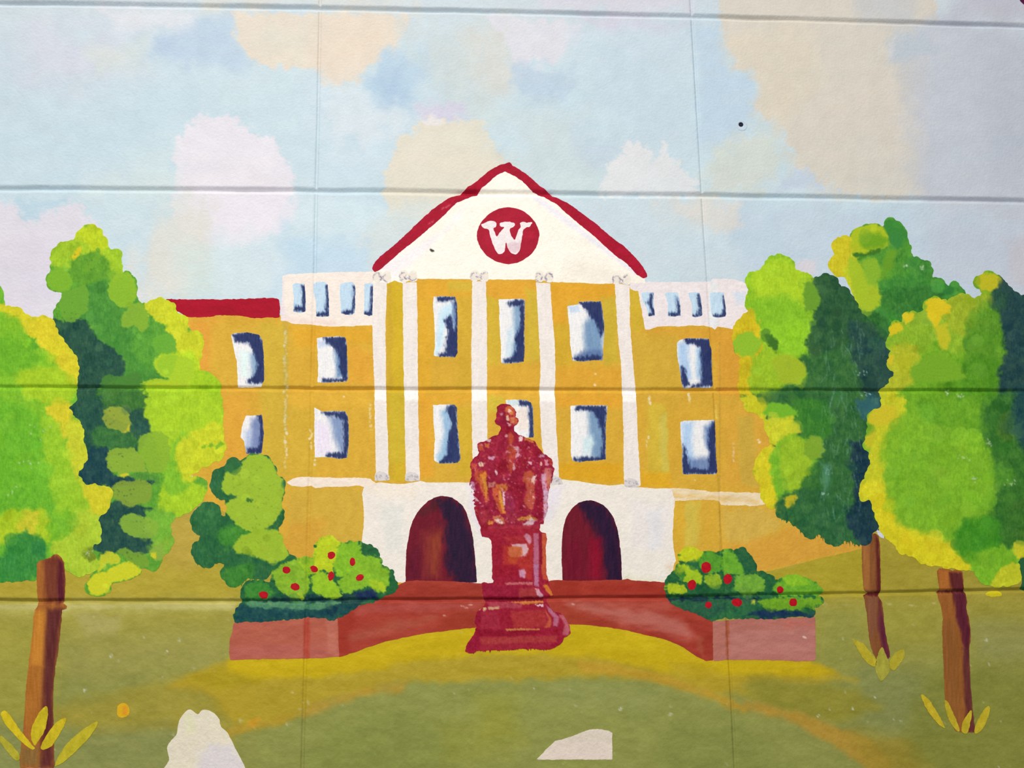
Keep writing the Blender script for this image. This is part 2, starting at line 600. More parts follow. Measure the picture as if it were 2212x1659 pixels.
# --- sky: pale blue with brushed clouds
sky = [
    # outline, colour, softness, edge roughness, scale, alpha
    ('P -400,-400 2700,-400 2700,100 1500,60 -400,60', (206, 216, 224), 60, 20, 60, .8),
    ('P -400,60 250,60 330,170 200,230 -400,240', (204, 213, 224), 40, 18, 50, .7),
    ('P 40,60 230,70 300,150 190,180 60,170', (212, 214, 226), 30, 14, 40, .7),
    ('P 210,15 440,20 430,60 260,80', (222, 224, 232), 14, 10, 30, .8),
    ('P 200,90 300,100 310,140 210,160', (214, 222, 218), 16, 10, 30, .7),
    ('P 330,75 400,62 500,30 512,95 545,140 520,150 400,140 335,120', (188, 206, 226), 16, 8, 24, .85),
    ('P 340,90 375,85 385,115 350,120', (180, 198, 222), 12, 6, 20, .6),
    ('P 430,-100 900,-120 890,12 440,20', (220, 218, 212), 20, 12, 40, .8),
    ('P 503,30 890,30 880,70 845,105 825,118 800,142 770,178 700,192 686,150 560,142 545,128 510,80', (229, 217, 202), 4, 5, 14, .95),
    ('P 690,20 860,30 830,110 770,150 700,170', (230, 215, 198), 24, 12, 30, .6),
    ('P 560,70 660,70 640,120 570,120', (220, 218, 205), 20, 12, 30, .6),
    ('P 690,190 760,180 880,240 870,340 800,420 690,420', (206, 222, 234), 30, 16, 36, .7),
    ('P 775,180 830,118 910,112 960,150 900,180 880,240 820,230', (184, 208, 228), 14, 9, 26, .85),
    ('P 800,170 860,160 890,210 840,225', (172, 196, 222), 16, 8, 20, .55),
    ('P 700,200 760,195 850,225 870,270 800,300 720,310', (220, 228, 234), 22, 14, 22, .6),
    ('P 880,60 1110,40 1120,150 1060,240 980,230 930,120', (208, 216, 218), 26, 16, 30, .8),
    ('P 1010,60 1090,55 1110,160 1090,210 1020,170', (216, 214, 208), 22, 14, 30, .7),
    ('P 930,130 985,100 1020,160 1010,230 930,220', (196, 210, 220), 26, 12, 26, .6),
    ('P 1060,38 1260,45 1270,80 1225,110 1200,135 1165,128 1135,140 1105,120 1085,85', (221, 220, 229), 6, 8, 18, .9),
    ('P 1150,135 1170,140 1165,175 1150,165', (216, 220, 230), 4, 4, 10, .8),
    ('P 1110,145 1150,140 1180,150 1235,140 1240,190 1200,225 1140,220 1112,190', (188, 206, 224), 12, 8, 20, .8),
    ('P 1150,-100 1490,-100 1490,28 1180,24', (216, 210, 222), 18, 10, 30, .75),
    ('P 1260,38 1490,50 1460,70 1290,60', (212, 205, 222), 14, 6, 30, .7),
    ('P 1250,70 1490,80 1500,300 1420,330 1280,240', (200, 216, 228), 40, 16, 50, .75),
    ('P 895,228 1000,222 1012,250 950,268 905,262', (212, 206, 226), 9, 5, 14, .85),
    ('P 846,330 862,300 890,288 905,262 930,255 1040,262 1058,290 1075,330 1110,362 1120,420 1090,500 838,470 830,390', (228, 220, 203), 4, 5, 14, .92),
    ('P 910,262 940,250 955,262 920,275', (232, 228, 230), 3, 3, 8, .9),
    ('P 900,120 1000,110 1070,250 1040,330 1180,350 1120,410 1070,330 1040,260', (206, 216, 212), 24, 12, 26, .45),
    ('P 1080,230 1250,240 1300,380 1200,410 1120,360', (204, 216, 220), 34, 14, 40, .7),
    ('P 1250,280 1310,300 1340,320 1290,360 1250,340', (190, 206, 224), 16, 8, 24, .6),
    ('P 1180,375 1300,375 1310,420 1190,420', (206, 222, 224), 12, 8, 16, .7),
    ('P 1298,425 1306,375 1325,338 1350,318 1378,306 1402,322 1412,350 1424,345 1436,305 1444,340 1462,345 1480,365 1503,380 1513,425', (226, 227, 230), 3, 6, 9, .92),
    ('P 1405,365 1450,380 1500,425 1410,425', (224, 228, 232), 6, 6, 9, .7),
    ('P 1498,50 1560,60 1580,140 1632,160 1640,250 1600,300 1510,310', (192, 212, 230), 14, 6, 20, .75),
    ('P 1550,-100 2010,-100 2030,60 2010,120 2010,330 2030,430 1850,425 1795,395 1745,372 1715,355 1716,335 1675,255 1637,235 1645,180 1628,148 1585,145 1575,90 1552,66', (218, 210, 198), 4, 6, 16, .95),
    ('P 1560,80 1760,60 1780,160 1680,280 1650,240 1650,180 1590,140', (222, 211, 193), 18, 10, 30, .8),
    ('P 1540,320 1640,280 1710,340 1640,415 1520,420', (212, 217, 208), 16, 9, 20, .8),
    ('P 1700,330 1840,345 1940,400 1960,428 1760,425', (216, 211, 199), 16, 9, 20, .7),
    ('P 1680,410 1715,365 1745,368 1810,410', (198, 212, 228), 6, 6, 14, .9),
    ('P 1960,40 2700,60 2700,700 2100,560 2000,440 1975,340 1965,140', (199, 204, 215), 34, 16, 50, .97),
    ('P 1925,60 2010,65 2015,110 1925,130', (190, 202, 214), 12, 8, 30, .7),
    ('P 1920,100 1932,80 1926,128 1918,130', (216, 214, 218), 2, 2, 6, .7),
    ('P 1930,135 2000,130 2010,190 1940,200', (200, 202, 206), 12, 8, 18, .6),
    ('P 2060,-100 2700,-100 2700,58 2060,50', (191, 192, 205), 30, 12, 50, .9),
    ('P 1860,-100 1960,-100 1960,50 1860,50', (200, 202, 206), 20, 12, 40, .8),
    ('P 2100,100 2700,90 2700,430 2150,420', (190, 196, 208), 40, 14, 60, .8),
    ('P 1560,450 1980,440 2250,470 2260,900 1560,900', (198, 214, 228), 20, 10, 40, .9),
    ('P 1405,430 1530,430 1600,440 1590,480 1570,500 1520,495 1410,470', (222, 218, 212), 12, 8, 20, .85),
    ('P 1240,440 1420,440 1580,500 1590,600 1380,590 1330,520', (206, 220, 228), 14, 10, 40, .8),
    ('P 1700,590 1740,560 1770,565 1760,590', (222, 214, 220), 6, 5, 10, .8),
    ('P 1990,470 2220,480 2230,640 2010,590', (198, 206, 220), 24, 10, 50, .8),
    ('P 2170,520 2230,500 2230,640 2180,620', (206, 200, 208), 16, 8, 40, .7),
    # left middle
    ('P 372,470 376,385 374,330 384,300 402,275 418,262 436,250 470,246 510,258 536,280 560,290 592,298 602,330 628,360 636,412 600,470 560,520 460,540', (233, 227, 235), 4, 6, 11, .9),
    ('P 190,380 380,385 390,440 185,420', (213, 225, 226), 20, 8, 30, .7),
    ('P 275,330 370,320 372,400 300,395', (212, 226, 228), 24, 12, 20, .5),
    ('P 430,425 640,425 632,480 560,520 470,500', (234, 228, 238), 12, 8, 20, .8),
    ('P 330,500 380,440 440,430 450,520 400,640 300,660 300,540', (224, 222, 214), 24, 12, 30, .85),
    ('P 385,540 470,540 480,640 400,640', (212, 226, 222), 20, 10, 26, .7),
    ('P 470,520 640,500 640,640 480,640', (214, 228, 235), 26, 12, 26, .8),
    ('P 620,500 860,480 900,560 820,600 600,640', (194, 218, 235), 20, 10, 30, .85),
    ('P 640,430 790,430 900,470 840,510 700,520 640,480', (214, 230, 236), 20, 10, 30, .7),
    ('P 780,500 880,440 960,428 900,500 800,590', (214, 222, 220), 14, 8, 20, .7),
    ('P 240,430 330,430 300,520 230,500', (208, 224, 230), 22, 10, 30, .7),
    ('P -400,440 -50,440 28,436 45,455 60,478 72,474 86,450 108,446 130,452 148,432 166,440 190,468 222,500 250,560 300,640 260,700 -400,760', (226, 220, 230), 4, 6, 9, .92),
    ('P 0,560 80,500 160,520 190,600 60,680 0,680', (222, 214, 228), 30, 12, 40, .6),
    ('P 30,432 150,432 100,452 72,478 58,478 45,455', (190, 214, 228), 4, 5, 10, .8),
    ('P -400,230 0,240 170,180 330,170 420,200 330,300 180,350 -400,400', (198, 217, 228), 50, 20, 60, .7),
    ('P -400,80 -60,100 20,200 -60,300 -400,300', (200, 216, 226), 40, 20, 60, .7),
]
for i, (s, c, so, am, scl, al) in enumerate(sky):
    W.spot(pts(s), c, so * 1.5, am * 1.7, scl * 1.1, al, 20 + i)
W.mottle(2.2, 28, 40)
W.mottle(1.6, 7, 41)
W.mottle(1.4, 46, 43, 3, 1, (1.0, 0.1, -0.4))
# --- lawn, olive above and mossy green below, a yellow rise in the middle
gy = np.clip((Y - 1180) / 480.0, -0.2, 1.3)[..., None]
lawn = np.array([186, 166, 62]) * (1 - np.clip(gy * 1.6, 0, 1)) + np.array([146, 148, 76]) * np.clip(gy * 1.6, 0, 1)
top = np.interp(X, [-900, 400, 700, 1500, 1640, 1665, 1745, 1858, 1960, 3000], [1040, 1040, 1200, 1290, 1236, 1233, 1213, 1150, 1080, 1080])
a = sstep(-3, 3, Y - top + 1.5 * fbm(X, Y, 10, 50))[..., None]
W.C = (W.C * (1 - a) + lawn * a).astype(np.float32)
lawnspots = [
    ('P -400,1150 400,1120 520,1180 560,1290 -400,1295', (184, 165, 56), 16, 6, 30, .8),
    ('P 330,1080 480,1060 470,1190 400,1240 330,1200', (190, 165, 72), 20, 6, 30, .8),
    ('P 1600,1230 1860,1180 1990,1200 2010,1285 1600,1290', (176, 160, 44), 14, 5, 40, .8),
    ('P 1900,1150 2040,1200 2300,1240 2300,1285 1890,1290', (166, 152, 56), 14, 5, 40, .8),
    ('P -400,1305 520,1300 500,1320 -400,1340', (186, 178, 96), 12, 5, 40, .7),
    ('P -400,1306 512,1303 506,1314 -400,1318', (200, 192, 122), 4, 3, 20, .75),  # pale wiped paint below the joint, with light caught on its lip painted in
    ('P 60,1540 240,1500 380,1462 490,1440 560,1500 500,1600 350,1572 180,1590', (164, 150, 58), 22, 8, 30, .85),
    ('P -400,1400 -20,1330 100,1370 140,1440 80,1560 -400,1600', (168, 160, 66), 30, 10, 50, .7),
    ('P 160,1325 260,1330 250,1370 190,1380', (178, 170, 106), 16, 8, 20, .7),
    ('P 120,1380 470,1370 480,1440 150,1470', (163, 156, 84), 30, 10, 40, .6),
    ('P -400,1560 360,1570 480,1660 480,2300 -400,2300', (142, 146, 84), 24, 10, 60, .8),
    ('P 560,1590 700,1530 800,1492 890,1476 1100,1470 1302,1462 1447,1478 1534,1500 1604,1535 1700,1570 1790,1625 1870,1680 1900,2300 500,2300', (147, 151, 78), 8, 4, 30, .9),
    ('P 700,1560 900,1540 1000,1600 900,1700 640,1700', (134, 142, 68), 40, 12, 60, .6),
    ('P 1020,1500 1110,1500 1130,1600 1040,1600', (160, 158, 62), 26, 8, 40, .6),
    ('P 950,1560 1100,1540 1110,1640 960,1650', (150, 150, 62), 26, 8, 40, .5),
    ('P 1180,1470 1440,1490 1400,1540 1180,1520', (152, 156, 90), 24, 8, 40, .6),
    ('P 1450,1560 1600,1560 1700,1700 1400,1700', (136, 142, 72), 30, 10, 60, .6),
    ('P 1765,1310 1870,1320 1860,1390 1800,1440 1765,1400', (150, 152, 74), 20, 8, 40, .6),
    ('P 1860,1440 2010,1440 2050,1560 1960,1600 1840,1560', (136, 142, 84), 36, 12, 60, .7),
    ('P 1900,1300 2030,1310 2030,1400 1900,1390', (162, 156, 62), 24, 10, 60, .6),
    ('P 2090,1300 2300,1290 2300,1360 2100,1360', (158, 150, 58), 24, 10, 60, .6),
    ('P 2100,1340 2300,1340 2300,1430 2110,1420', (150, 150, 92), 26, 10, 60, .6),
    ('P 2000,1450 2300,1450 2300,1760 1900,1720', (134, 136, 56), 30, 10, 60, .7),
    ('P 480,1432 560,1428 700,1424 735,1416 800,1402 900,1372 1020,1355 1100,1350 1240,1350 1330,1358 1420,1380 1500,1420 1545,1428 1700,1426 1770,1436 1850,1470 1700,1480 1640,1470 1540,1500 1447,1476 1300,1460 1100,1470 890,1472 798,1488 690,1520 600,1565 520,1585 490,1540 440,1490 360,1486 420,1455', (182, 157, 44), 11, 5, 20, .9),
    ('P 380,1475 470,1440 560,1436 560,1480 460,1490', (176, 156, 34), 12, 6, 26, .8),
    ('P 497,1428 560,1424 740,1418 800,1404 900,1374 1020,1356 1110,1350 1240,1350 1330,1358 1420,1382 1500,1422 1545,1430 1700,1428 1760,1436 1800,1450 1760,1462 1600,1458 1500,1466 1400,1440 1280,1420 1100,1412 900,1425 800,1448 700,1462 560,1470 490,1450', (202, 174, 22), 10, 5, 22, .92),
    ('P 500,1412 740,1403 900,1358 1100,1333 1240,1333 1420,1363 1545,1413 1752,1413 1752,1440 1545,1442 1420,1402 1330,1378 1240,1368 1110,1368 1020,1374 900,1394 800,1421 740,1437 500,1441', (204, 176, 24), 4, 2, 22, .9),
    ('P 1240,1355 1330,1362 1420,1390 1440,1420 1300,1400', (206, 180, 26), 12, 6, 20, .8),
    ('P 640,1540 700,1510 800,1486 880,1470 870,1490 780,1505 700,1535 655,1555', (190, 148, 50), 12, 5, 22, .7),
    ('P 1250,1430 1340,1436 1440,1462 1540,1492 1620,1528 1610,1540 1520,1508 1400,1468 1260,1452', (192, 152, 48), 9, 4, 20, .8),
    ('P 1440,1428 1520,1440 1600,1470 1640,1510 1560,1500 1460,1460', (186, 160, 44), 14, 5, 20, .7),
    ('P 1620,1460 1850,1490 1900,1530 1800,1560 1700,1540 1620,1510', (150, 142, 50), 18, 6, 30, .8),
    ('P 1610,1518 1700,1530 1800,1570 1880,1600 1930,1650 1900,1680 1850,1640 1770,1592 1690,1552 1606,1530', (184, 144, 54), 9, 4, 24, .85),
    ('P 1840,1580 1950,1600 2030,1690 1900,1720 1870,1650', (160, 138, 48), 26, 8, 40, .7),
    ('C 600,1400 1300,1310 1340,1350 700,1400', (160, 145, 60), 12, 6, 30, .5),
    ('P 480,1575 560,1560 640,1540 620,1560 540,1580 490,1590', (184, 150, 50), 8, 5, 20, .7),
    ('C 1850,1330 1900,1290 1950,1290 1890,1350', (206, 150, 40), 4, 3, 10, .8),
]
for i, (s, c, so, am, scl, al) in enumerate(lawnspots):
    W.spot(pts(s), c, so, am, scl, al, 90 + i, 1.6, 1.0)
m = (a[..., 0] > 0.5)[..., None]
W.C += m * (fbm(X, Y, 16, 60, 2.4, 0.8)[..., None] * np.array([5, 4.5, 3]) + fbm(X, Y, 6, 61, 1.6, 1)[..., None] * 4.0)
W.specks(90, (196, 200, 170), 0.9, 2.6, 11, .75, (0, 1310, 2212, 1659))
for x, y, r in ((183, 1491, 5), (240, 1417, 5), (360, 1408, 4), (310, 1377, 3), (1842, 1532, 5), (1768, 1546, 4), (1340, 1531, 5), (1890, 1506, 4), (2130, 1384, 3), (1944, 1559, 3), (630, 1497, 3), (620, 1564, 4)):
    W.oval(x, y, r * .7, r * .4, (208, 212, 190), -0.8, 1.5, 1.2, .9, x, 3)
W.oval(933, 541, 3.5, 2.5, (60, 55, 60), 0.4)
for k in range(10):                                          # chips of the undercoat showing on the lower joint
    W.oval(1640 + k * 47, 1303 + (k * 7) % 5, 5, 1.4, (206, 200, 140), 0, 1, 1, .6, k, 3)
wall = bpy.data.objects.new('wall_back', None)
COL.objects.link(wall)
wall['kind'] = 'structure'
wall.location = (0, 0, 0)
WC = W.color()
gX, gZ, gD = WX[gx], WZ[gx], DEP[gx]
gU, gV = US[iu], VS[iv]
P3 = np.stack([gX, gD, gZ], -1)
HU, HV = 2.4 / 838.0, 3.6 / 425.0                             # half the width of the mortar between block edges
cu, cv = (gU[1:] + gU[:-1]) / 2, (gV[1:] + gV[:-1]) / 2
inu = np.abs(cu - np.round(cu)) > HU
inv_ = np.abs(cv - np.round(cv)) > HV
flat = np.arange(P3.shape[0] * P3.shape[1]).reshape(P3.shape[:2])


def wall_piece(name, mask, rim):
    f = np.stack([flat[:-1, :-1][mask], flat[:-1, 1:][mask], flat[1:, 1:][mask], flat[1:, :-1][mask]], -1)
    V, Cc = P3.reshape(-1, 3), WC.reshape(-1, 3)
    faces = {4: [f]}
    if rim:                                                  # the block's own thickness
        r, c = np.where(mask.any(1))[0], np.where(mask.any(0))[0]
        r0, r1, c0, c1 = r[0], r[-1] + 1, c[0], c[-1] + 1
        loop = np.concatenate([flat[r0, c0:c1], flat[r0:r1, c1], flat[r1, c1:c0:-1], flat[r1:r0:-1, c0]])
        back = V[loop].copy()
        back[:, 1] = 0.09
        n0 = len(V)
        V, Cc = np.concatenate([V, back]), np.concatenate([Cc, Cc[loop]])
        i = np.arange(len(loop))
        j = (i + 1) % len(loop)
        faces[4].append(np.stack([loop[j], loop[i], n0 + i, n0 + j], -1))
    return emit(name, V, Cc, faces, 'wall', wall)


bid_u = np.where(inu, np.floor(cu), -99)
bid_v = np.where(inv_, np.floor(cv), -99)
for kv in range(V0, V1):
    for ku in range(U0, U1):
        mk = (bid_v[:, None] == kv) & (bid_u[None, :] == ku)
        wall_piece('block', mk, True)
wall_piece('mortar', (bid_v[:, None] == -99) | (bid_u[None, :] == -99), False)

# ================================================================== THE PAINTED BUILDING
OCHRE, ORANGE, OLIVE, CREAM = (211, 166, 56), (222, 158, 50), (198, 176, 56), (238, 230, 220)
house = thing('painted_building', 'painted ochre building with white columns and crimson roofs at the middle of the wall', 'painted building', 1100, 1262)
P = pts('P 330,681 612,681 612,600 818,600 818,592 1388,592 1392,612 1612,612 1650,700 1700,900 1870,1120 1872,1183 1745,1213 1665,1233 1636,1237 1560,1262 1440,1264 860,1264 800,1258 640,1258 600,1200 520,1120 450,1090 420,1060 412,1000 380,900')
f = coat(P, OCHRE, 1.0, 9)
for s, c, so, am, al in [
    ('P 330,690 470,690 450,840 430,900 330,900', (224, 158, 62), 14, 6, .8),
    ('P 470,850 540,850 540,1060 470,1060', (220, 160, 58), 16, 6, .7),
    ('P 455,700 620,694 618,830 460,830', (212, 170, 60), 10, 4, .7),
    ('P 560,700 622,700 622,1030 570,1030', (198, 172, 58), 12, 6, .6),
    ('P 628,705 805,705 800,740 640,750', (222, 165, 46), 8, 4, .7),
    ('P 752,740 806,760 806,830 752,830', (224, 162, 56), 10, 5, .7),
    ('P 615,850 806,846 806,880 615,880', (224, 176, 62), 8, 4, .6),
    ('P 625,880 680,880 680,1030 625,1030', (205, 170, 58), 8, 5, .7),
    ('P 620,1055 784,1055 784,1240 620,1240', (203, 166, 62), 6, 3, .9),
    ('P 620,1130 700,1120 690,1240 610,1240', (210, 156, 56), 14, 5, .7),
    ('P 835,606 872,606 876,1040 838,1040', (206, 172, 42), 3, 2, .95),
    ('P 835,606 846,606 850,1035 838,1040', (196, 158, 52), 4, 2, .6),
    ('P 840,845 874,845 876,1000 842,1000', (200, 174, 50), 4, 3, .8),
    ('P 903,604 1022,604 1020,640 903,650', (222, 164, 50), 8, 4, .8),
    ('P 960,606 1020,606 1020,630 970,632', (204, 176, 62), 6, 4, .8),
    ('P 903,650 932,650 932,840 903,840', (220, 166, 46), 8, 4, .7),
    ('P 990,640 1022,640 1020,842 985,842', (206, 166, 52), 8, 4, .7),
    ('P 903,848 1020,848 1020,870 903,870', (226, 168, 52), 5, 4, .7),
    ('P 903,850 935,860 935,1030 903,1036', (226, 160, 48), 9, 4, .7),
    ('P 988,880 1020,880 1020,1030 990,1030', (204, 170, 46), 8, 4, .7),
    ('P 1050,605 1160,608 1158,650 1052,645', (222, 160, 52), 8, 4, .8),
    ('P 1050,640 1080,648 1080,800 1052,800', (206, 176, 56), 7, 4, .8),
    ('P 1135,620 1165,630 1168,780 1135,780', (203, 176, 58), 7, 4, .8),
    ('P 1050,790 1168,790 1168,840 1050,840', (214, 164, 56), 8, 4, .8),
    ('P 1052,848 1165,848 1160,870 1055,880', (226, 176, 62), 6, 4, .8),
    ('P 1052,855 1090,860 1080,890 1054,890', (206, 190, 62), 6, 4, .7),
    ('P 1190,610 1330,613 1320,650 1225,650 1220,700 1195,700', (222, 160, 44), 8, 4, .8),
    ('P 1300,640 1330,640 1336,780 1306,790', (196, 172, 54), 7, 4, .8),
    ('P 1195,700 1232,700 1236,800 1198,800', (200, 164, 42), 8, 4, .6),
    ('P 1200,790 1340,795 1340,840 1200,842', (218, 158, 50), 8, 4, .7),
    ('P 1200,850 1340,850 1342,880 1205,880', (224, 160, 48), 8, 4, .8),
    ('P 1205,1000 1345,1000 1345,1042 1208,1036', (216, 160, 30), 8, 4, .8),
    ('P 1360,625 1378,625 1392,712 1366,720', (202, 172, 50), 4, 3, .8),
    ('P 1386,710 1600,705 1600,740 1400,740', (212, 156, 52), 9, 4, .7),
    ('P 1368,720 1470,720 1470,845 1372,845', (202, 166, 58), 10, 5, .7),
    ('P 1542,715 1610,715 1640,860 1550,860', (214, 154, 54), 8, 5, .8),
    ('P 1375,850 1640,850 1650,880 1380,885', (206, 162, 56), 6, 4, .7),
    ('P 1400,870 1440,870 1440,1050 1400,1040', (206, 180, 60), 7, 5, .8),
    ('P 1425,900 1440,890 1444,1030 1432,1040', (204, 188, 84), 4, 3, .8),
    ('P 1388,1020 1450,1020 1450,1054 1386,1052', (222, 166, 34), 7, 4, .8),
    ('P 1560,880 1700,880 1760,1010 1640,1060 1565,1050', (212, 160, 58), 14, 6, .7),
    ('P 1590,900 1625,900 1640,1050 1600,1050', (194, 166, 66), 8, 4, .7),
    ('P 1457,1080 1480,1080 1490,1240 1457,1240', (214, 170, 52), 6, 4, .8),
    ('P 1478,1085 1510,1085 1510,1180 1478,1180', (204, 184, 76), 6, 4, .8),
    ('P 1560,1100 1650,1096 1700,1130 1620,1180 1560,1160', (206, 174, 84), 14, 6, .7),
    ('P 1560,1180 1660,1160 1800,1100 1880,1180 1740,1212 1640,1236 1560,1240', (212, 156, 60), 10, 5, .8),
]:
    f.spot(pts(s), c, so, am, 14, al, int(so * 7 + len(s)), .7, 1.6)
f.mottle(4, 20, 71, .8, 1.5, (1, .95, .5)).mottle(3, 5, 72)
f.oval(1555, 980, 1.6, 280, (176, 140, 52), 0.0, 1.5, 1.5, .5, 4)
for x0, y0, y1, c in ((617, 720, 1010, (222, 216, 190)), (671, 930, 975, (238, 226, 196)), (679, 985, 1010, (224, 214, 180)), (1405, 862, 875, (230, 220, 190)),
                      (1400, 945, 965, (230, 220, 190)), (1488, 852, 862, (232, 222, 190)), (1584, 958, 1000, (220, 205, 170)), (800, 875, 935, (228, 210, 160)),
                      (1545, 880, 905, (216, 205, 110))):
    rs = np.random.RandomState(x0)
    for y in range(y0, y1, 9):                               # dry scraped dashes
        f.oval(x0 + rs.randn() * 1.5, y, 1.6 + rs.rand() * 1.6, 2 + rs.rand() * 4, c, rs.rand() - .5, 1, 1.2, .35 + .5 * rs.rand(), y, 3)
for x, y in ((1287, 808), (1285, 832), (742, 857), (1501, 1037), (1637, 950), (1640, 955)):
    f.oval(x, y, 2.5, 2, (240, 220, 190), 0, 1, 1, .8)
f.oval(617, 800, 5, 120, (170, 156, 84), 0, 3, 3, .35, 4)
f.build('facade', 'house', house, 1)

# side roof and chevron roof
P = pts('A 1235,712 1380,716 1500,712 1640,716 1760,712 1900,706 2040,703 2085,712 2092,780 2090,850 2000,850 1900,856 1800,838 1650,832 1500,850 1430,846 1380,838 1320,800 1250,780')
f = coat(P, (172, 20, 44), 1.4, 5)
f.mottle(7, 10, 5, 3, 1, (1, .2, .4)).build('side_roof', 'dark', house, 2)

P = pts('P 1098,358 1200,430 1300,515 1392,598 1394,612 1340,611 1328,612 1300,613 1194,609 1180,606 1163,604 1050,604 1040,600 1022,603 903,602 885,606 872,612 862,610 852,605 840,612 806,612 806,584 900,500 1000,412')
f = coat(P, (246, 240, 228), 1.0, 6)
f.spot(pts('P 1250,560 1390,600 1390,615 1200,610'), (238, 228, 214), 20, 8, 20, .8)
f.spot(pts('P 815,575 960,500 1020,420 990,470 900,560 850,600'), (236, 230, 238), 10, 4, 14, .7)
f.spot(pts('P 1160,420 1380,590 1370,592 1150,430'), (230, 226, 240), 3, 2, 8, .7)
f.mottle(3, 14, 6).mottle(2.5, 5, 7)
f.oval(933, 541, 4, 2.6, (70, 62, 62), 0.4, 1, 1, 1).oval(931, 539, 1.8, 2.5, (70, 62, 62), 0.4, 1, 1, 1)
f.build('pediment', 'house', house, 2)

P = pts('D 850,800 900,740 1000,660 1080,590 1150,520 1280,400 1400,310 1500,272 1560,220 1620,180 1720,95 1800,55 1870,38 1890,62 1990,120 2090,210 2150,252 F 668,284 780,340 920,440 1010,510 1100,590 1200,660 1280,740 1340,810 1372,870 1375,893 1350,903 1300,880 1260,835 1220,790 1150,740 1080,680 980,590 870,500 780,425 700,350 600,292 520,255 440,175 D 1920,150 1835,104 1780,130 1720,180 1660,230 1625,280 1560,305 1480,335 1430,380 1350,460 1200,590 1050,710 950,800 900,840 860,858 843,830')
f = coat(P, (172, 24, 50), 1.1, 6)
f.spot(pts('D 1500,275 1620,180 1700,150 1640,260 1600,290 1480,300'), (172, 16, 44), 6, 3, 8, .7)
f.mottle(8, 12, 8, 1, 1, (1, .3, .5))
for x, y in ((965, 447), (970, 444), (957, 450), (927, 483), (934, 479), (1186, 436)):
    f.oval(x, y, 3.5, 1.4, (216, 110, 120), -.6, 1, 1, .6, x, 3)
f.build('roof_line', 'dark', house, 4)

# roundel with its letter
a = np.linspace(0, 2 * np.pi, 40, endpoint=False)
P = np.stack([1097.5 + 66 * np.cos(a) + 1.5 * np.cos(3 * a), 509 + 61.5 * np.sin(a)], -1)
f = coat(P, (174, 30, 54), 1.0, 9)
f.mottle(7, 16, 10, 1, 1, (1, .4, .6))
em = f.build('roundel', 'dark', house, 3)
P = pts('F 138,498 165,488 190,476 222,473 246,484 252,500 246,520 230,530 238,560 252,590 270,566 292,540 308,522 282,518 272,500 280,486 330,480 384,490 388,512 368,526 350,536 352,560 368,590 384,612 398,585 412,545 428,522 424,492 440,482 460,478 478,486 517,484 512,500 498,518 478,524 452,542 446,580 440,620 432,664 424,694 402,724 380,722 352,708 334,680 322,640 316,690 310,706 288,722 262,720 240,690 222,650 206,600 196,562 186,536 158,530 140,515')
f = coat(smooth(P, 3), (236, 226, 226), 1.0, 4)
f.F -= 0.5
f.spot(pts('F 330,640 380,640 440,620 430,700 380,715 340,690'), (214, 180, 190), 4, 3, 5, .6)
f.mottle(6, 6, 11, 1, 1, (.5, 1, 1))
f.build('letter', 'house', em, 4)['label'] = 'white hand-painted letter W'

# balustrades with their openings
BAL = []
P = pts('D 172,882 240,872 400,862 540,858 700,856 850,852 858,940 856,1100 850,1255 750,1258 650,1262 520,1262 440,1256 400,1248 320,1246 240,1240 200,1220 160,1218 164,1100 172,1000')
f = coat(P, (238, 226, 216), 1.1, 6)
f.spot(pts('D 160,900 180,900 190,1220 160,1220'), (226, 212, 222), 4, 3, 8, .7)
f.spot(pts('D 200,1200 560,1220 560,1262 200,1240'), (236, 208, 200), 8, 4, 8, .6)
f.mottle(4, 8, 12)
b1 = f.build('balustrade', 'house', house, 1.4)
P = pts('F 1238,900 1300,925 1400,930 1600,930 1850,928 1862,905 2000,908 2085,928 2140,960 2200,1000 2150,1190 2060,1240 2010,1282 1960,1272 1900,1262 1880,1290 1860,1268 1800,1256 1700,1256 1600,1262 1450,1262 1400,1285 1362,1286 1340,1180 1325,1090 1306,1000 1250,985')
f = coat(P, (232, 222, 222), 1.1, 6)
f.spot(pts('F 1840,930 1900,930 1900,1290 1840,1270'), (224, 228, 230), 6, 4, 8, .8)
f.mottle(5, 8, 13)
f.spot(pts('F 2020,1010 2110,1000 2100,1080 2040,1110'), (200, 216, 234), 6, 4, 5, .7)
b2 = f.build('balustrade', 'house', house, 1.4)
BLUE, NAVY = (190, 214, 232), (38, 48, 92)


def opening(par, s, navy, name='opening', base=BLUE, layer=2.5, extra=()):
    P = pts(s)
    f = coat(P, base, 1.0, 4)
    for q in extra:
        f.spot(pts(q[0]), q[1], q[2], 2.0, 5, q[3] if len(q) > 3 else 1, len(q[0]), .7, 2.2)
    for q in navy:
        f.spot(pts(q), (74, 98, 146), 6.0, 3.0, 5, .6, len(q) + 3, .7, 3)
    for q in navy:
        f.spot(pts(q), NAVY, 3.4, 3.0, 3.2, .92, len(q), .8, 2.6)
    f.mottle(7, 3.5, 14, .6, 3.0, (1, 1, .7))
    return f.build(name, 'house', par, layer)


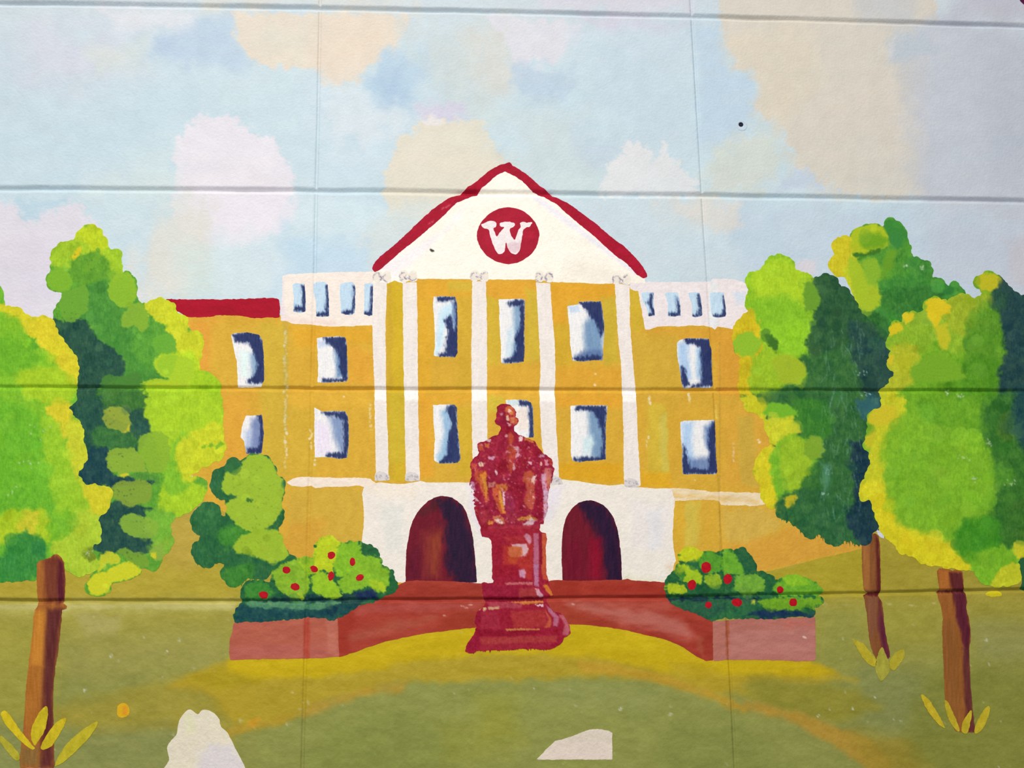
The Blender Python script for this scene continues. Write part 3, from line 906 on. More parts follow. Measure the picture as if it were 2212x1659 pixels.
opening(b1, 'D 246,950 270,938 338,942 345,1040 348,1150 300,1160 255,1150 258,1040', ['D 315,955 338,955 350,1060 346,1158 262,1140 270,1110 320,1110 328,1040'])
opening(b1, 'D 405,945 430,928 490,930 510,950 520,1060 522,1185 470,1190 425,1185 425,1080 405,1010', ['D 500,960 514,960 524,1080 520,1190 430,1185 430,1160 492,1150 500,1060'])
opening(b1, 'D 602,945 640,932 700,932 716,960 716,1100 712,1160 690,1175 640,1175 610,1160 604,1050', ['D 704,960 718,970 716,1120 708,1165 660,1178 620,1165 630,1145 690,1140 704,1060'])
opening(b1, 'D 782,945 820,938 858,942 862,1060 855,1175 820,1185 780,1170 786,1060', ['D 840,965 864,975 862,1060 852,1130 848,1180 800,1184 772,1170 780,1152 822,1150 832,1060'])
opening(b2, 'F 1330,1010 1380,1004 1424,1010 1422,1080 1432,1180 1385,1188 1370,1120 1345,1080', ['F 1405,1030 1418,1020 1408,1090 1434,1150 1428,1182 1380,1184 1410,1160 1400,1120 1375,1085'])
opening(b2, 'F 1508,1012 1560,1006 1606,1010 1620,1080 1626,1180 1580,1188 1530,1184 1530,1090', ['F 1592,1040 1606,1050 1620,1100 1622,1182 1570,1190 1530,1175 1540,1162 1600,1160 1602,1100'])
opening(b2, 'F 1680,1014 1720,1004 1766,1012 1780,1080 1788,1180 1750,1194 1712,1190 1710,1100', ['F 1748,1030 1766,1020 1772,1080 1788,1100 1786,1185 1740,1192 1706,1182 1750,1165 1768,1120'])
opening(b2, 'F 1842,1016 1890,1006 1945,1008 1955,1080 1966,1170 1958,1190 1900,1196 1862,1186 1850,1100', ['F 1942,1040 1954,1050 1968,1130 1962,1190 1910,1198 1866,1186 1870,1174 1930,1172 1946,1130'])

# base storey, ledges, archways
P = pts('E 790,990 900,975 980,985 1090,985 1200,965 1240,975 1590,975 1620,975 G 660,960 720,952 830,962 1000,988 1100,998 1200,988 1240,1010 1320,1010 1420,1020 1585,1018 1582,1110 1570,1250 1565,1380 1575,1480 1590,1560 L 1235,330 1210,420 1180,480 1000,475 850,470 400,470 250,480 K 1900,490 1560,480 1380,482 1270,470 1150,330 1040,190 1055,60 E 780,1290 782,1180 766,1060')
f = coat(P, (234, 226, 216), 1.1, 7)
for s, c in [('E 800,990 1200,990 1150,1100 800,1060', (238, 224, 208)), ('E 900,1150 1080,1150 1060,1500 960,1500', (220, 218, 212)), ('E 1560,1000 1640,1100 1660,1400 1600,1300', (226, 216, 230)),
             ('G 1250,1100 1560,1150 1500,1500 1250,1450', (230, 222, 220)), ('G 1380,1200 1480,1180 1480,1450 1400,1500', (220, 220, 224)), ('G 640,1000 760,1000 640,1300 600,1200', (226, 218, 232)),
             ('L 850,420 1000,430 1180,470 850,470', (222, 218, 190)), ('L 1170,350 1240,350 1200,430', (226, 206, 180))]:
    f.spot(pts(s), c, 9, 5, 12, .7)
f.mottle(3, 12, 15).mottle(3, 5, 16)
f.build('base_storey', 'house', house, 2)
P = pts('E 205,975 250,945 320,932 420,936 600,942 740,938 830,948 880,990 800,1012 740,1000 600,1008 500,1008 420,1020 390,1000 330,1008 240,1000')
f = coat(P, (238, 222, 206), 1.2, 5)
f.mottle(6, 8, 17, 2, 1).build('ledge', 'house', house, 3)
P = pts('G 1555,1018 1650,1018 1740,1030 1860,1044 1940,1044 2080,1050 2212,1052 I 60,702 240,708 300,730 300,790 215,806 140,800 60,802 -20,802 G 2180,1150 1980,1146 1930,1142 1915,1118 1880,1106 1760,1104 1650,1112 1580,1112')
f = coat(P, (232, 212, 178), 1.3, 5)
f.spot(pts('G 1560,1050 1900,1080 2212,1100 2212,1130 1900,1115 1700,1090 1570,1095'), (220, 184, 116), 6, 4, 7, .75, 1, 2, 1)
f.mottle(7, 8, 18, 3, 1).build('ledge', 'house', house, 3)


def arch(s, dark, streaks):
    f = coat(pts(s), (112, 22, 40), 0.9, 6)
    f.spot(pts(dark), (40, 22, 52), 12, 6, 9, .95, 3, .6, 2)
    for q, c, so in streaks:
        f.spot(pts(q), c, so, 4, 8, .7, 4, .5, 3)
    f.mottle(7, 7, 19, .6, 3, (1, .4, .5))
    return f.build('archway', 'dark', house, 3)


arch('P 876,1257 876,1220 878,1190 882,1163 886,1140 893,1122 902,1106 914,1092 926,1081 938,1075 951,1072 964,1072 977,1075 988,1082 1000,1093 1008,1108 1014,1127 1020,1152 1024,1180 1027,1210 1029,1240 1030,1258',
     'E 1300,1100 1420,1085 1520,1150 1600,1400 1640,1760 1480,1760 1400,1600 1380,1250',
     [('K 1480,100 1640,60 1630,450 1500,450', (136, 48, 44), 14), ('K 1400,250 1470,200 1480,450 1380,450', (96, 18, 42), 8), ('K 1540,150 1640,100 1600,430 1560,400', (152, 66, 40), 10), ('E 1180,1210 1280,1120 1350,1130 1250,1230', (80, 30, 36), 6)])
arch('P 1216,1257 1214,1230 1213,1200 1214,1165 1217,1140 1221,1122 1228,1108 1237,1096 1250,1086 1266,1081 1278,1081 1289,1084 1302,1090 1312,1099 1321,1110 1327,1122 1333,1140 1337,1159 1340,1185 1342,1211 1344,1256',
     'G 860,1120 950,1105 1090,1160 1170,1380 1200,1720 1070,1720 1040,1500 1010,1350 930,1250',
     [('L 600,150 690,150 690,450 600,450', (150, 10, 44), 12), ('L 430,200 520,150 560,430 420,440', (118, 14, 44), 12)])

# columns with capitals and feet
COLS = [
    ('P 806,610 836,610 833,700 834,850 838,950 840,1036 812,1036 809,850 804,700', (826, 599), (825, 1030)),
    ('P 870,610 900,610 902,700 903,850 905,950 907,1038 877,1040 874,900 871,760', (882, 598), (890, 1031)),
    ('P 1020,608 1050,608 1052,700 1052,850 1053,950 1056,1044 1022,1044 1019,900 1018,750', (1036, 598), None),
    ('P 1158,610 1189,612 1190,640 1198,740 1200,800 1198,850 1202,930 1206,1000 1208,1042 1190,1044 1170,960 1165,850 1168,800 1163,700', (1176, 599), (1199, 1039)),
    ('P 1328,612 1360,616 1361,700 1369,800 1374,850 1378,950 1381,1000 1384,1050 1348,1048 1347,940 1344,850 1341,780 1336,740 1332,680', (1343, 604), (1364, 1044)),
]
for s, cap, foot in COLS:
    f = coat(pts(s), (233, 224, 218), 1.0, 6)
    f.spot(pts('P 700,846 1500,846 1500,868 700,864'), (252, 248, 244), 3, 2, 8, .8)
    f.mottle(4, 9, 20, .7, 2.4).mottle(3, 4, 21)
    c = f.build('column', 'house', house, 3)
    x, y = cap
    cw = 34 if x < 850 and x > 820 else 30
    P = np.array([(x - 19, y - 12), (x - 4, y - 14), (x, y - 6), (x + 6, y - 13), (x + 17, y - 12), (x + 19, y + 8), (x + 8, y + 11), (x - 1, y + 7), (x - 9, y + 11), (x - 20, y + 6)], float)
    f = coat(smooth(P, 3), (236, 228, 216), 0.9, 4, x)
    rs = np.random.RandomState(int(x))
    for dx in (-11, 10):                                      # scrolls, loosely outlined in grey
        f.oval(x + dx, y - 1, 9, 8.5, (228, 218, 206), 0, 1.5, 1.5, .7, int(x), 5)
        t0 = rs.rand() * 3
        for t in np.arange(t0, t0 + 3.6, 0.2):
            if rs.rand() < .5:
                q = 8.2 + rs.randn() * .9
                f.oval(x + dx + q * math.cos(t), y + q * math.sin(t), 1.5 + rs.rand() * 1.5, .9, (128, 118, 142), t + 1.57 + rs.randn() * .4, .7, .8, .35 + .4 * rs.rand(), int(t * 10), 3)
    for k in range(5):
        f.oval(x - 3 + rs.randn() * 4, y + 3 + rs.randn() * 4, 3.0, .9, (112, 106, 132), rs.rand() * 3, .7, .8, .6, k, 3)
    f.build('capital', 'house', c, 4)
    if foot:
        x, y = foot
        P = np.array([(x - 15, y - 8), (x - 4, y - 12), (x + 8, y - 9), (x + 15, y - 3), (x + 17, y + 7), (x, y + 9), (x - 15, y + 8)], float)
        f = coat(P, (214, 206, 204), 1.6, 3, x)
        for k in range(12):
            f.oval(x - 13 + 26 * rs.rand(), y - 5 + 12 * rs.rand(), 2.4, 1.2, (150, 146, 156), rs.rand() * 3, .8, .8, .6, k, 3)
        f.build('column_foot', 'house', c, 4)

# windows
WH, PB, MB = (234, 232, 232), (206, 224, 236), (112, 142, 180)


def window(s, extra, navy):
    return opening(house, s, navy, 'window', WH, 2.6, extra)


window('A 1725,982 1750,966 1840,960 1935,978 1958,1020 1965,1080 1972,1200 1972,1315 1958,1338 1950,1366 1860,1372 1776,1372 1772,1280 1768,1180 1745,1080',
       [('A 1860,1120 1960,1080 1960,1330 1880,1320', (140, 168, 196), 8), ('A 1790,1100 1860,1100 1850,1300 1800,1280', (222, 238, 236), 8)],
       ['A 1728,978 1850,955 1940,972 1975,1100 1978,1335 1900,1340 1890,1300 1925,1200 1890,1100 1860,1040 1760,1030 1740,1000', 'A 1850,1315 1900,1290 1960,1330 1850,1338'])
window('D 430,1350 480,1340 600,1335 645,1345 654,1400 658,1500 661,1600 E 662,205 650,222 560,228 470,232 436,226 440,100',
       [('D 560,1440 640,1420 652,1640 580,1640', (116, 146, 184), 7), ('D 440,1370 500,1360 520,1400 450,1420', (196, 208, 232), 7)],
       ['D 480,1345 640,1338 656,1400 662,1600 E 655,205 625,200 600,130 D 600,1560 596,1480 560,1420 500,1380', 'E 470,200 560,205 650,200 648,222 470,228'])
window('D 1302,1040 1350,1036 1460,1040 1476,1080 1480,1200 1480,1460 1462,1492 1350,1490 1303,1482 1312,1380 1306,1200 1298,1120',
       [('D 1350,1130 1440,1080 1470,1100 1470,1300 1400,1200 1360,1420 1320,1480 1305,1480 1320,1380', (200, 226, 240), 6), ('D 1440,1080 1475,1080 1478,1440 1450,1440', (96, 116, 160), 5, .8)],
       ['D 1325,1040 1465,1040 1462,1070 1330,1072', 'D 1462,1080 1480,1080 1484,1490 1345,1492 1345,1466 1390,1455 1395,1380 1410,1300 1380,1210 1425,1180 1445,1270 1465,1300'])
window('F 266,1062 340,1058 440,1054 460,1066 462,1120 458,1300 460,1450 455,1522 430,1532 310,1540 284,1532 284,1400 272,1250 272,1130',
       [('F 375,1110 440,1080 440,1520 350,1500 380,1350', (134, 164, 194), 8), ('F 330,1300 380,1250 360,1500 320,1500', (206, 222, 232), 6)],
       ['F 335,1085 380,1065 462,1068 460,1095 400,1110 345,1108', 'F 430,1110 462,1100 460,1530 305,1538 310,1512 360,1500 400,1440 392,1350 430,1250'])
window('F 780,1110 862,1096 866,1080 940,1074 1030,1075 1040,1130 1052,1220 1056,1300 1046,1420 1044,1516 1000,1512 920,1522 860,1522 818,1518 800,1400 796,1280 784,1180',
       [('F 900,1250 950,1180 1040,1150 1045,1500 920,1500 905,1380', (120, 150, 184), 9), ('F 840,1480 900,1440 1040,1440 1040,1510 840,1515', (84, 108, 156), 7, .8), ('F 790,1110 860,1100 870,1150 800,1160', (196, 212, 234), 6)],
       ['F 866,1080 1030,1074 1045,1150 1056,1290 1030,1340 1000,1240 960,1200 930,1150 900,1120', 'F 820,1500 860,1490 1040,1480 1040,1515 860,1524'])
window('F 1596,1385 1620,1362 1680,1350 1760,1350 1836,1356 1842,1400 1856,1430 1860,1600 G 1866,250 1850,268 1800,270 1745,268 1645,272 1632,230 1618,130 1600,40',
       [('F 1600,1390 1700,1370 1670,1480 1700,1650 1620,1650', (176, 202, 232), 8), ('G 1620,0 1680,0 1700,200 1650,240', (176, 202, 232), 8), ('F 1740,1430 1800,1400 1800,1659 1740,1650', (176, 204, 228), 6), ('G 1770,0 1860,0 1850,250 1770,240', (56, 74, 120), 6, .8)],
       ['F 1650,1352 1838,1356 1860,1430 1862,1650 G 1868,250 1700,270 1720,245 1790,240 1790,100 F 1780,1500 1770,1420 1720,1390 1670,1385', 'G 1632,110 1650,120 1690,245 1640,270 1625,180'])
window('B 1835,132 1900,130 1955,124 1964,180 1970,260 1962,340 1956,405 1940,416 1870,418 1840,416 1826,360 1822,320 1796,290 1806,220',
       [('B 1880,150 1960,150 1960,380 1850,380 1870,250', (124, 138, 180), 8), ('B 1830,250 1880,230 1870,370 1835,360', (176, 190, 220), 8)],
       ['B 1925,130 1958,122 1972,260 1958,400 1930,390 1945,250', 'B 1838,372 1950,368 1955,418 1840,420'])
window('E 412,418 440,430 470,448 560,440 640,445 662,480 668,560 668,700 656,790 600,802 540,790 490,786 415,788 410,650 412,500',
       [('E 520,480 640,470 640,760 600,760 560,640', (130, 150, 188), 10), ('E 420,520 520,540 540,760 420,770', (232, 222, 236), 8)],
       ['E 470,452 640,445 664,490 670,600 668,700 655,792 600,800 500,778 520,755 630,755 632,600 625,510 560,480 500,470'])
window('E 1298,398 1380,392 1460,394 1475,420 1480,560 1492,680 1504,800 1482,828 1420,834 1340,832 1306,812 1304,780 1312,650 1300,520',
       [('E 1360,440 1440,400 1450,780 1340,800 1380,600', (150, 184, 214), 8), ('E 1320,780 1400,740 1420,830 1340,830', (160, 196, 220), 7)],
       ['E 1405,405 1470,398 1480,560 1506,800 1480,832 1340,834 1360,805 1400,760 1410,640 1440,540 1400,440'])
window('P 1092,864 1121,863 1138,865 1147,870 1151,880 1152,909 1153,945 1112,946 1098,900',
       [('P 1115,885 1140,876 1142,930 1118,930', (236, 222, 214), 5), ('P 1095,864 1120,864 1118,876 1100,876', (206, 222, 224), 3)],
       ['S 1205,130 1390,140 1445,200 1470,500 1470,830 1390,830 1400,600 1380,300 1385,225 1210,220'])
window('G 800,402 900,398 1060,400 1082,404 1078,420 1068,520 1066,700 1066,802 1000,812 920,814 870,826 820,812 806,780 806,600 804,480',
       [('G 935,440 1060,430 1060,800 960,790 940,600', (120, 150, 182), 8), ('G 900,650 960,620 980,680 940,760 900,780', (206, 226, 230), 8)],
       ['G 845,402 1068,402 1068,700 1062,802 1030,800 1045,640 1010,500 960,440 840,432', 'G 828,795 900,785 1060,790 1060,806 870,826 830,818'])
window('G 1622,525 1650,515 1760,512 1882,508 1886,640 1890,780 1900,900 1882,914 1760,914 1640,914 1634,820 1638,740 1626,640',
       [('G 1630,530 1720,520 1710,700 1740,880 1640,900', (178, 204, 234), 9), ('G 1800,560 1880,520 1890,780 1810,700', (110, 136, 180), 8), ('G 1690,800 1880,780 1890,905 1700,905', (86, 112, 162), 9, .8)],
       ['G 1862,520 1884,515 1902,900 1860,912 1640,914 1640,760 1650,690 1680,800 1700,870 1830,880 1840,760 1830,620'])

# ================================================================== THE TERRACE
BR = (168, 62, 48)
ter = thing('painted_terrace', 'painted brick-red terrace with curved front and pink end boxes below the building', 'painted terrace', 1110, 1420)
P = pts('K 850,745 900,715 960,680 1100,620 1200,580 1240,560 1300,500 1370,470 1440,462 1560,465 1720,468 1900,484 L 280,470 320,462 400,458 440,466 600,462 850,458 880,450 910,462 1000,466 1180,476 1200,620 1350,690 1500,755 1520,765 1524,1062 1470,1062 1400,1030 1300,960 1150,900 1020,870 900,838 760,815 600,795 440,790 300,800 K 1900,812 1700,835 1500,860 1350,890 1200,925 1080,965 1000,995 930,1018 870,1034 862,900')
f = coat(P, BR, 1.2, 8)
for s, c, so, al in [('K 1150,520 1300,500 1940,500 1940,600 1100,600', (156, 52, 38), 8, .7), ('K 1000,640 1940,630 1900,700 1500,690 1000,700', (178, 80, 72), 9, .8),
                     ('K 870,760 960,690 1000,780 940,1000 870,1030', (160, 52, 38), 8, .8), ('K 950,860 1300,760 1600,740 1300,840 960,930', (176, 86, 68), 12, .8),
                     ('K 1720,690 1900,690 1890,810 1600,830', (160, 58, 40), 9, .8), ('L 300,470 1180,480 1180,580 300,590', (162, 50, 38), 7, .8),
                     ('L 420,640 700,640 1100,700 1300,760 1380,880 1330,900 1100,830 800,760 500,690', (190, 110, 98), 14, .85), ('L 500,620 1180,620 1280,700 700,650', (180, 84, 70), 8, .8),
                     ('L 420,680 560,720 800,790 440,790', (160, 60, 40), 9, .8), ('L 900,800 1150,870 1300,940 1460,1050 1300,960 1100,890', (160, 54, 42), 8, .8),
                     ('L 1300,720 1500,770 1520,1060 1440,1030 1420,900', (160, 56, 44), 9, .85), ('L 1400,900 1440,900 1450,1030 1420,1010', (172, 84, 64), 5, .7)]:
    f.spot(pts(s), c, so, 5, 9, al, len(s), 3, 1)
f.mottle(6, 9, 23, 3, 1, (1, .8, .7))
for x, y in ((1017, 1306), (1008, 1313), (1000, 1309), (1238, 1305), (960, 1330)):
    f.oval(x, y, 4, 1.5, (226, 190, 170), 0, 1, 1, .6, x, 3)
f.build('curved_wall', 'dark', ter, 3.5)['label'] = 'brick-red curved wall with pink brushed highlights'
P = pts('K 100,770 350,768 600,748 625,728 650,728 700,742 780,745 862,745 868,900 872,1030 760,1042 600,1046 400,1048 200,1052 60,1056 50,1000 56,900 78,850 80,800')
f = coat(P, (178, 94, 76), 1.2, 8)
f.spot(pts('K 60,950 870,950 870,1040 60,1050'), (176, 94, 84), 12, 5, 16, .7, 1, 3, 1)
f.spot(pts('K 605,740 655,740 655,1045 605,1045'), (176, 70, 54), 3, 2, 8, .8)
f.spot(pts('K 780,760 860,760 865,1020 780,1000'), (190, 112, 94), 6, 4, 10, .7)
f.mottle(6, 9, 24, 3, 1, (1, .9, .8)).build('end_box', 'house', ter, 4)
P = pts('L 1520,766 1620,762 1740,748 J 0,545 150,540 340,545 500,535 652,532 656,640 655,760 658,855 620,862 500,862 300,852 100,850 0,855 L 1631,1055 1560,1062 1522,1064')
f = coat(P, (178, 110, 98), 1.2, 8)
f.spot(pts('J 0,640 650,620 650,840 0,840'), (184, 120, 112), 14, 5, 16, .7, 1, 3, 1)
f.spot(pts('J 420,560 560,560 640,600 420,600'), (190, 108, 94), 9, 5, 10, .8)
f.spot(pts('L 1615,750 1640,750 1640,1060 1618,1060'), (166, 84, 50), 2.5, 2, 8, .7)
f.oval(1738, 1377, 5, 2, (226, 206, 190), .5, 1, 1, .8)
f.mottle(6, 9, 25, 3, 1, (1, .9, .8)).build('end_box', 'house', ter, 4)

# ================================================================== TREES
LIME, YEL, GRN, DK, TEAL, OLG = (166, 204, 40), (222, 212, 36), (92, 158, 54), (48, 98, 60), (38, 76, 76), (146, 180, 52)


def crown(s, base, patches, name, par, layer, ndab, seed, rough=1.6, extra=None, sm_=2, r=(9, 24), jit=24):
    P = smooth(pts(s), sm_)
    f = coat(P, base, rough * .9, 6, seed, 20)
    f.lobes(P, seed)
    P0 = P
    for i, q in enumerate(patches):
        f.spot(smooth(pts(q[0]), 2), q[1], q[2] * .7, 5, 11, q[3] if len(q) > 3 else .95, seed + i, grow=q[2] * .75)
    f.bleed(P0)
    f.dabs(ndab, r[0], r[1], seed, jit)
    f.mottle(8, 12, seed, 1, 1, (1, .9, .3)).mottle(5, 4, seed + 1, 1, 1, (1, 1, .5)).mottle(7, 3.2, seed + 2, .6, 2.6, (1, 1, .5))
    if extra:
        extra(f)
    return f.build(name, 'leaf', par, layer)


def trunk(par, s, base, patches, layer=5, name='trunk', seed=3):
    f = coat(pts(s), base, 1.1, 6, seed)
    for q in patches:
        f.spot(pts(q[0]), q[1], q[2], 2, 8, q[3] if len(q) > 3 else .9, 3, .6, 3)
    f.mottle(8, 7, 31, .5, 5, (1, .8, .6))
    return f.build(name, 'dark', par, layer)


def flecks(lst, col=(196, 214, 190)):
    def fn(f):
        for x, y, r in lst:
            rs = np.random.RandomState(int(x))
            for k in range(7):
                f.oval(x + rs.randn() * r, y + rs.randn() * r * .6, 2.2, 1.3, col, rs.rand() * 3, .9, .8, .55, k, 3)
    return fn


# the tall tree, second from the left
t = thing('painted_tree', 'tall trunkless painted tree, dark teal inside with yellow-green lobes, touching the building', 'painted tree', 300, 1290)


def t2x(f):
    for q in [('A 770,1560 800,1525 860,1515 920,1530 965,1590 970,1659', (150, 172, 58)), ('B 770,130 810,75 870,62 930,80 965,130 970,190 940,258 880,240 810,220 770,170', (150, 168, 60)),
              ('B 795,470 805,410 840,378 900,370 990,375 1050,420 1080,470 1090,540 1040,550 960,560 910,590 860,550 800,520', (146, 178, 58)),
              ('B 1035,330 1050,280 1120,260 1200,255 1260,300 1265,420 1250,500 1200,560 1120,560 1080,480 1040,420', (142, 182, 52)),
              ('B 835,700 850,640 920,615 980,630 1040,610 1120,640 1130,740 1080,790 1000,800 960,815 900,770 845,740', (136, 164, 58)),
              ('B 890,930 920,880 980,855 1040,880 1110,890 1170,930 1190,990 1140,1040 1060,1050 980,1030 920,1000', (140, 182, 60)),
              ('B 870,1140 930,1120 1000,1150 1060,1150 1110,1200 1110,1260 1040,1260 980,1240 920,1180', (122, 164, 54)),
              ('B 1130,1120 1190,1090 1220,1110 1220,1180 1170,1220 1130,1180', (140, 176, 66)),
              ('A 445,780 450,700 480,650 560,640 640,600 660,680 655,800 600,840 560,880 490,880', (112, 168, 54)),
              ('A 810,600 850,540 920,505 980,540 1015,600 1020,680 980,760 920,780 850,740 805,680', (146, 190, 48)),
              ('A 905,860 960,770 1020,740 1080,760 1110,860 1100,930 1050,950 1000,900 960,930 905,910', (138, 180, 54)),
              ('A 350,560 380,500 440,480 500,500 540,580 520,640 460,660 390,640 350,600', (130, 184, 48)),
              ('A 1130,1050 1160,990 1240,970 1310,1010 1310,1080 1250,1120 1180,1110', (110, 176, 56)),
              ('A 755,1310 800,1280 900,1290 1000,1260 1060,1290 1040,1370 900,1380 770,1370', (76, 132, 54)),
              ('A 1050,1345 1160,1310 1250,1310 1400,1330 1380,1370 1200,1380', (176, 204, 44)),
              ('A 1155,1190 1180,1150 1260,1120 1300,1130 1400,1150 1450,1180 1440,1300 1350,1330 1220,1280 1170,1240', (172, 206, 48)),
              ('A 1170,1180 1250,1130 1320,1140 1280,1280 1200,1260', (156, 200, 48))]:
        f.spot(smooth(pts(q[0]), 2), q[1], 1.6, 2.4, 7, .9, len(q[0]))
    for q in [('A 540,400 560,350 605,320 600,360 570,410', (222, 200, 36)), ('A 620,470 700,400 720,330 760,380 700,470 640,520', (110, 168, 48)),
              ('B 730,1310 740,1200 780,1150 840,1150 900,1190 880,1240 800,1240', (206, 208, 48)),
              ('B 650,1380 700,1320 800,1290 860,1250 960,1220 1040,1270 1050,1300 980,1350 840,1380 810,1440 720,1480 670,1450', (220, 216, 44)),
              ('B 940,240 965,200 970,250 920,262', (214, 200, 44)), ('B 885,580 940,560 960,575 915,590', (216, 206, 44)),
              ('B 1130,1160 1160,1150 1165,1190 1140,1190', (216, 206, 40))]:
        f.spot(smooth(pts(q[0]), 2), q[1], 2, 2, 6, .9, len(q[0]))
    f.dabs(50, 5, 11, 77, 26, .5)
    rs = np.random.RandomState(4)
    for k in range(60):                                       # dark flecks in the olive lobes
        cx, cy = [(245, 905), (262, 995), (270, 1062), (252, 1065), (300, 1140), (280, 1195), (155, 680), (190, 560)][k % 8]
        f.oval(cx + rs.randn() * 14, cy + rs.randn() * 11, 1.8, 1.2, (70, 96, 50), rs.rand() * 3, .8, .8, .5, k, 3)
    for x, y in ((440, 965), (455, 962), (470, 965), (478, 958)):
        f.oval(x, y, 6, 4, (96, 168, 44), -.5, 2, 2, .7, x, 4)


crown('A 345,560 352,600 375,640 430,662 470,672 440,730 405,800 395,870 390,960 430,1020 465,1080 500,1140 540,1230 540,1340 500,1480 450,1530 460,1580 B 500,150 560,250 582,330 600,390 560,470 545,550 560,600 600,690 700,720 760,740 740,820 690,890 700,1000 690,1080 670,1110 680,1180 680,1200 700,1290 650,1380 650,1430 710,1482 780,1470 822,1430 840,1382 980,1352 1050,1300 1040,1260 1110,1280 1185,1270 1220,1180 1262,1130 1300,1080 1270,980 1300,900 1370,870 1480,800 1540,690 1530,620 1500,590 1430,585 1500,520 1640,460 1680,380 1665,250 1668,100 1650,0 A 1658,1500 1645,1400 1640,1330 1560,1262 1492,1246 1505,1120 1520,1020 1500,965 1440,950 1390,900 1402,850 1330,815 1295,745 1210,710 1120,722 1092,748 1030,720 1022,640 1010,570 965,512 918,508 908,400 880,342 815,345 800,290 750,200 700,162 640,165 575,215 545,275 480,280 430,310 385,355 382,400 384,480',
      (98, 164, 52),
      [('A 560,220 700,160 800,280 800,340 700,380 600,300', (196, 214, 40), 6), ('A 400,330 540,280 640,330 560,440 420,450', (160, 196, 44), 8),
       ('A 780,360 880,340 910,500 830,540 760,440', (164, 202, 44), 6), ('A 540,440 700,380 820,500 700,620 560,540', (98, 158, 48), 8),
       ('A 650,640 820,600 1000,720 1040,980 900,1060 700,900 600,860', (78, 146, 58), 9), ('A 690,960 1000,980 1180,1060 1250,1300 900,1320 800,1100', (74, 142, 56), 9),
       ('A 410,860 460,880 640,880 720,1020 900,1140 900,1280 760,1360 560,1400 580,1220 470,1020', (42, 82, 70), 5),
       ('A 1040,880 1110,830 1220,860 1300,980 1320,1100 1250,1220 1100,1200 1000,1100', (92, 160, 56), 8),
       ('A 1095,760 1210,705 1310,760 1400,850 1400,960 1520,1000 1490,1240 1400,1380 1330,1320 1330,1060 1240,900 1120,830', (208, 212, 44), 6),
       ('A 1200,1140 1320,1110 1450,1160 1480,1280 1640,1330 1670,1659 1300,1659 1100,1600 1100,1380 1300,1340 1180,1240', (180, 214, 42), 6),
       ('A 1060,1390 1380,1360 1440,1640 1130,1640', (172, 212, 44), 8), ('A 1440,1260 1640,1330 1660,1500 1480,1440', (164, 204, 38), 5),
       ('A 540,1400 760,1400 1100,1440 1130,1659 520,1659 510,1530', (42, 84, 68), 5), ('A 740,1400 1060,1400 1060,1520 880,1500 750,1480', (66, 120, 52), 7),
       ('B 510,60 750,0 760,150 960,100 1180,240 1100,300 1000,380 650,400 630,260', (40, 84, 70), 5), ('B 720,220 960,250 1000,350 940,400 740,360', (62, 118, 60), 8),
       ('B 590,560 650,400 790,380 800,500 880,600 1000,580 1170,620 1000,640 840,640 700,660 600,620', (30, 68, 78), 4),
       ('B 960,560 1100,540 1180,600 1170,630 1040,600', (88, 150, 56), 4),
       ('B 1110,0 1660,0 1680,380 1500,520 1400,640 1540,700 1450,830 1280,900 1170,860 1250,600 1160,300', (170, 208, 42), 6),
       ('B 1250,440 1400,300 1480,340 1350,500 1380,650 1260,700', (130, 190, 48), 10), ('B 1360,340 1600,200 1680,300 1640,440 1500,500 1420,600 1340,520', (204, 212, 44), 8),
       ('B 740,880 850,760 1000,800 1160,860 1140,1140 900,1140 700,1130', (36, 76, 72), 4), ('B 1170,860 1300,900 1300,1080 1220,1180 1130,1130 1180,980', (132, 184, 58), 8),
       ('B 1100,860 1280,880 1260,1000 1160,1020', (120, 182, 58), 8)],
      'foliage', t, 4, 130, 51, 2.0, t2x, 2, (6, 15), 18)

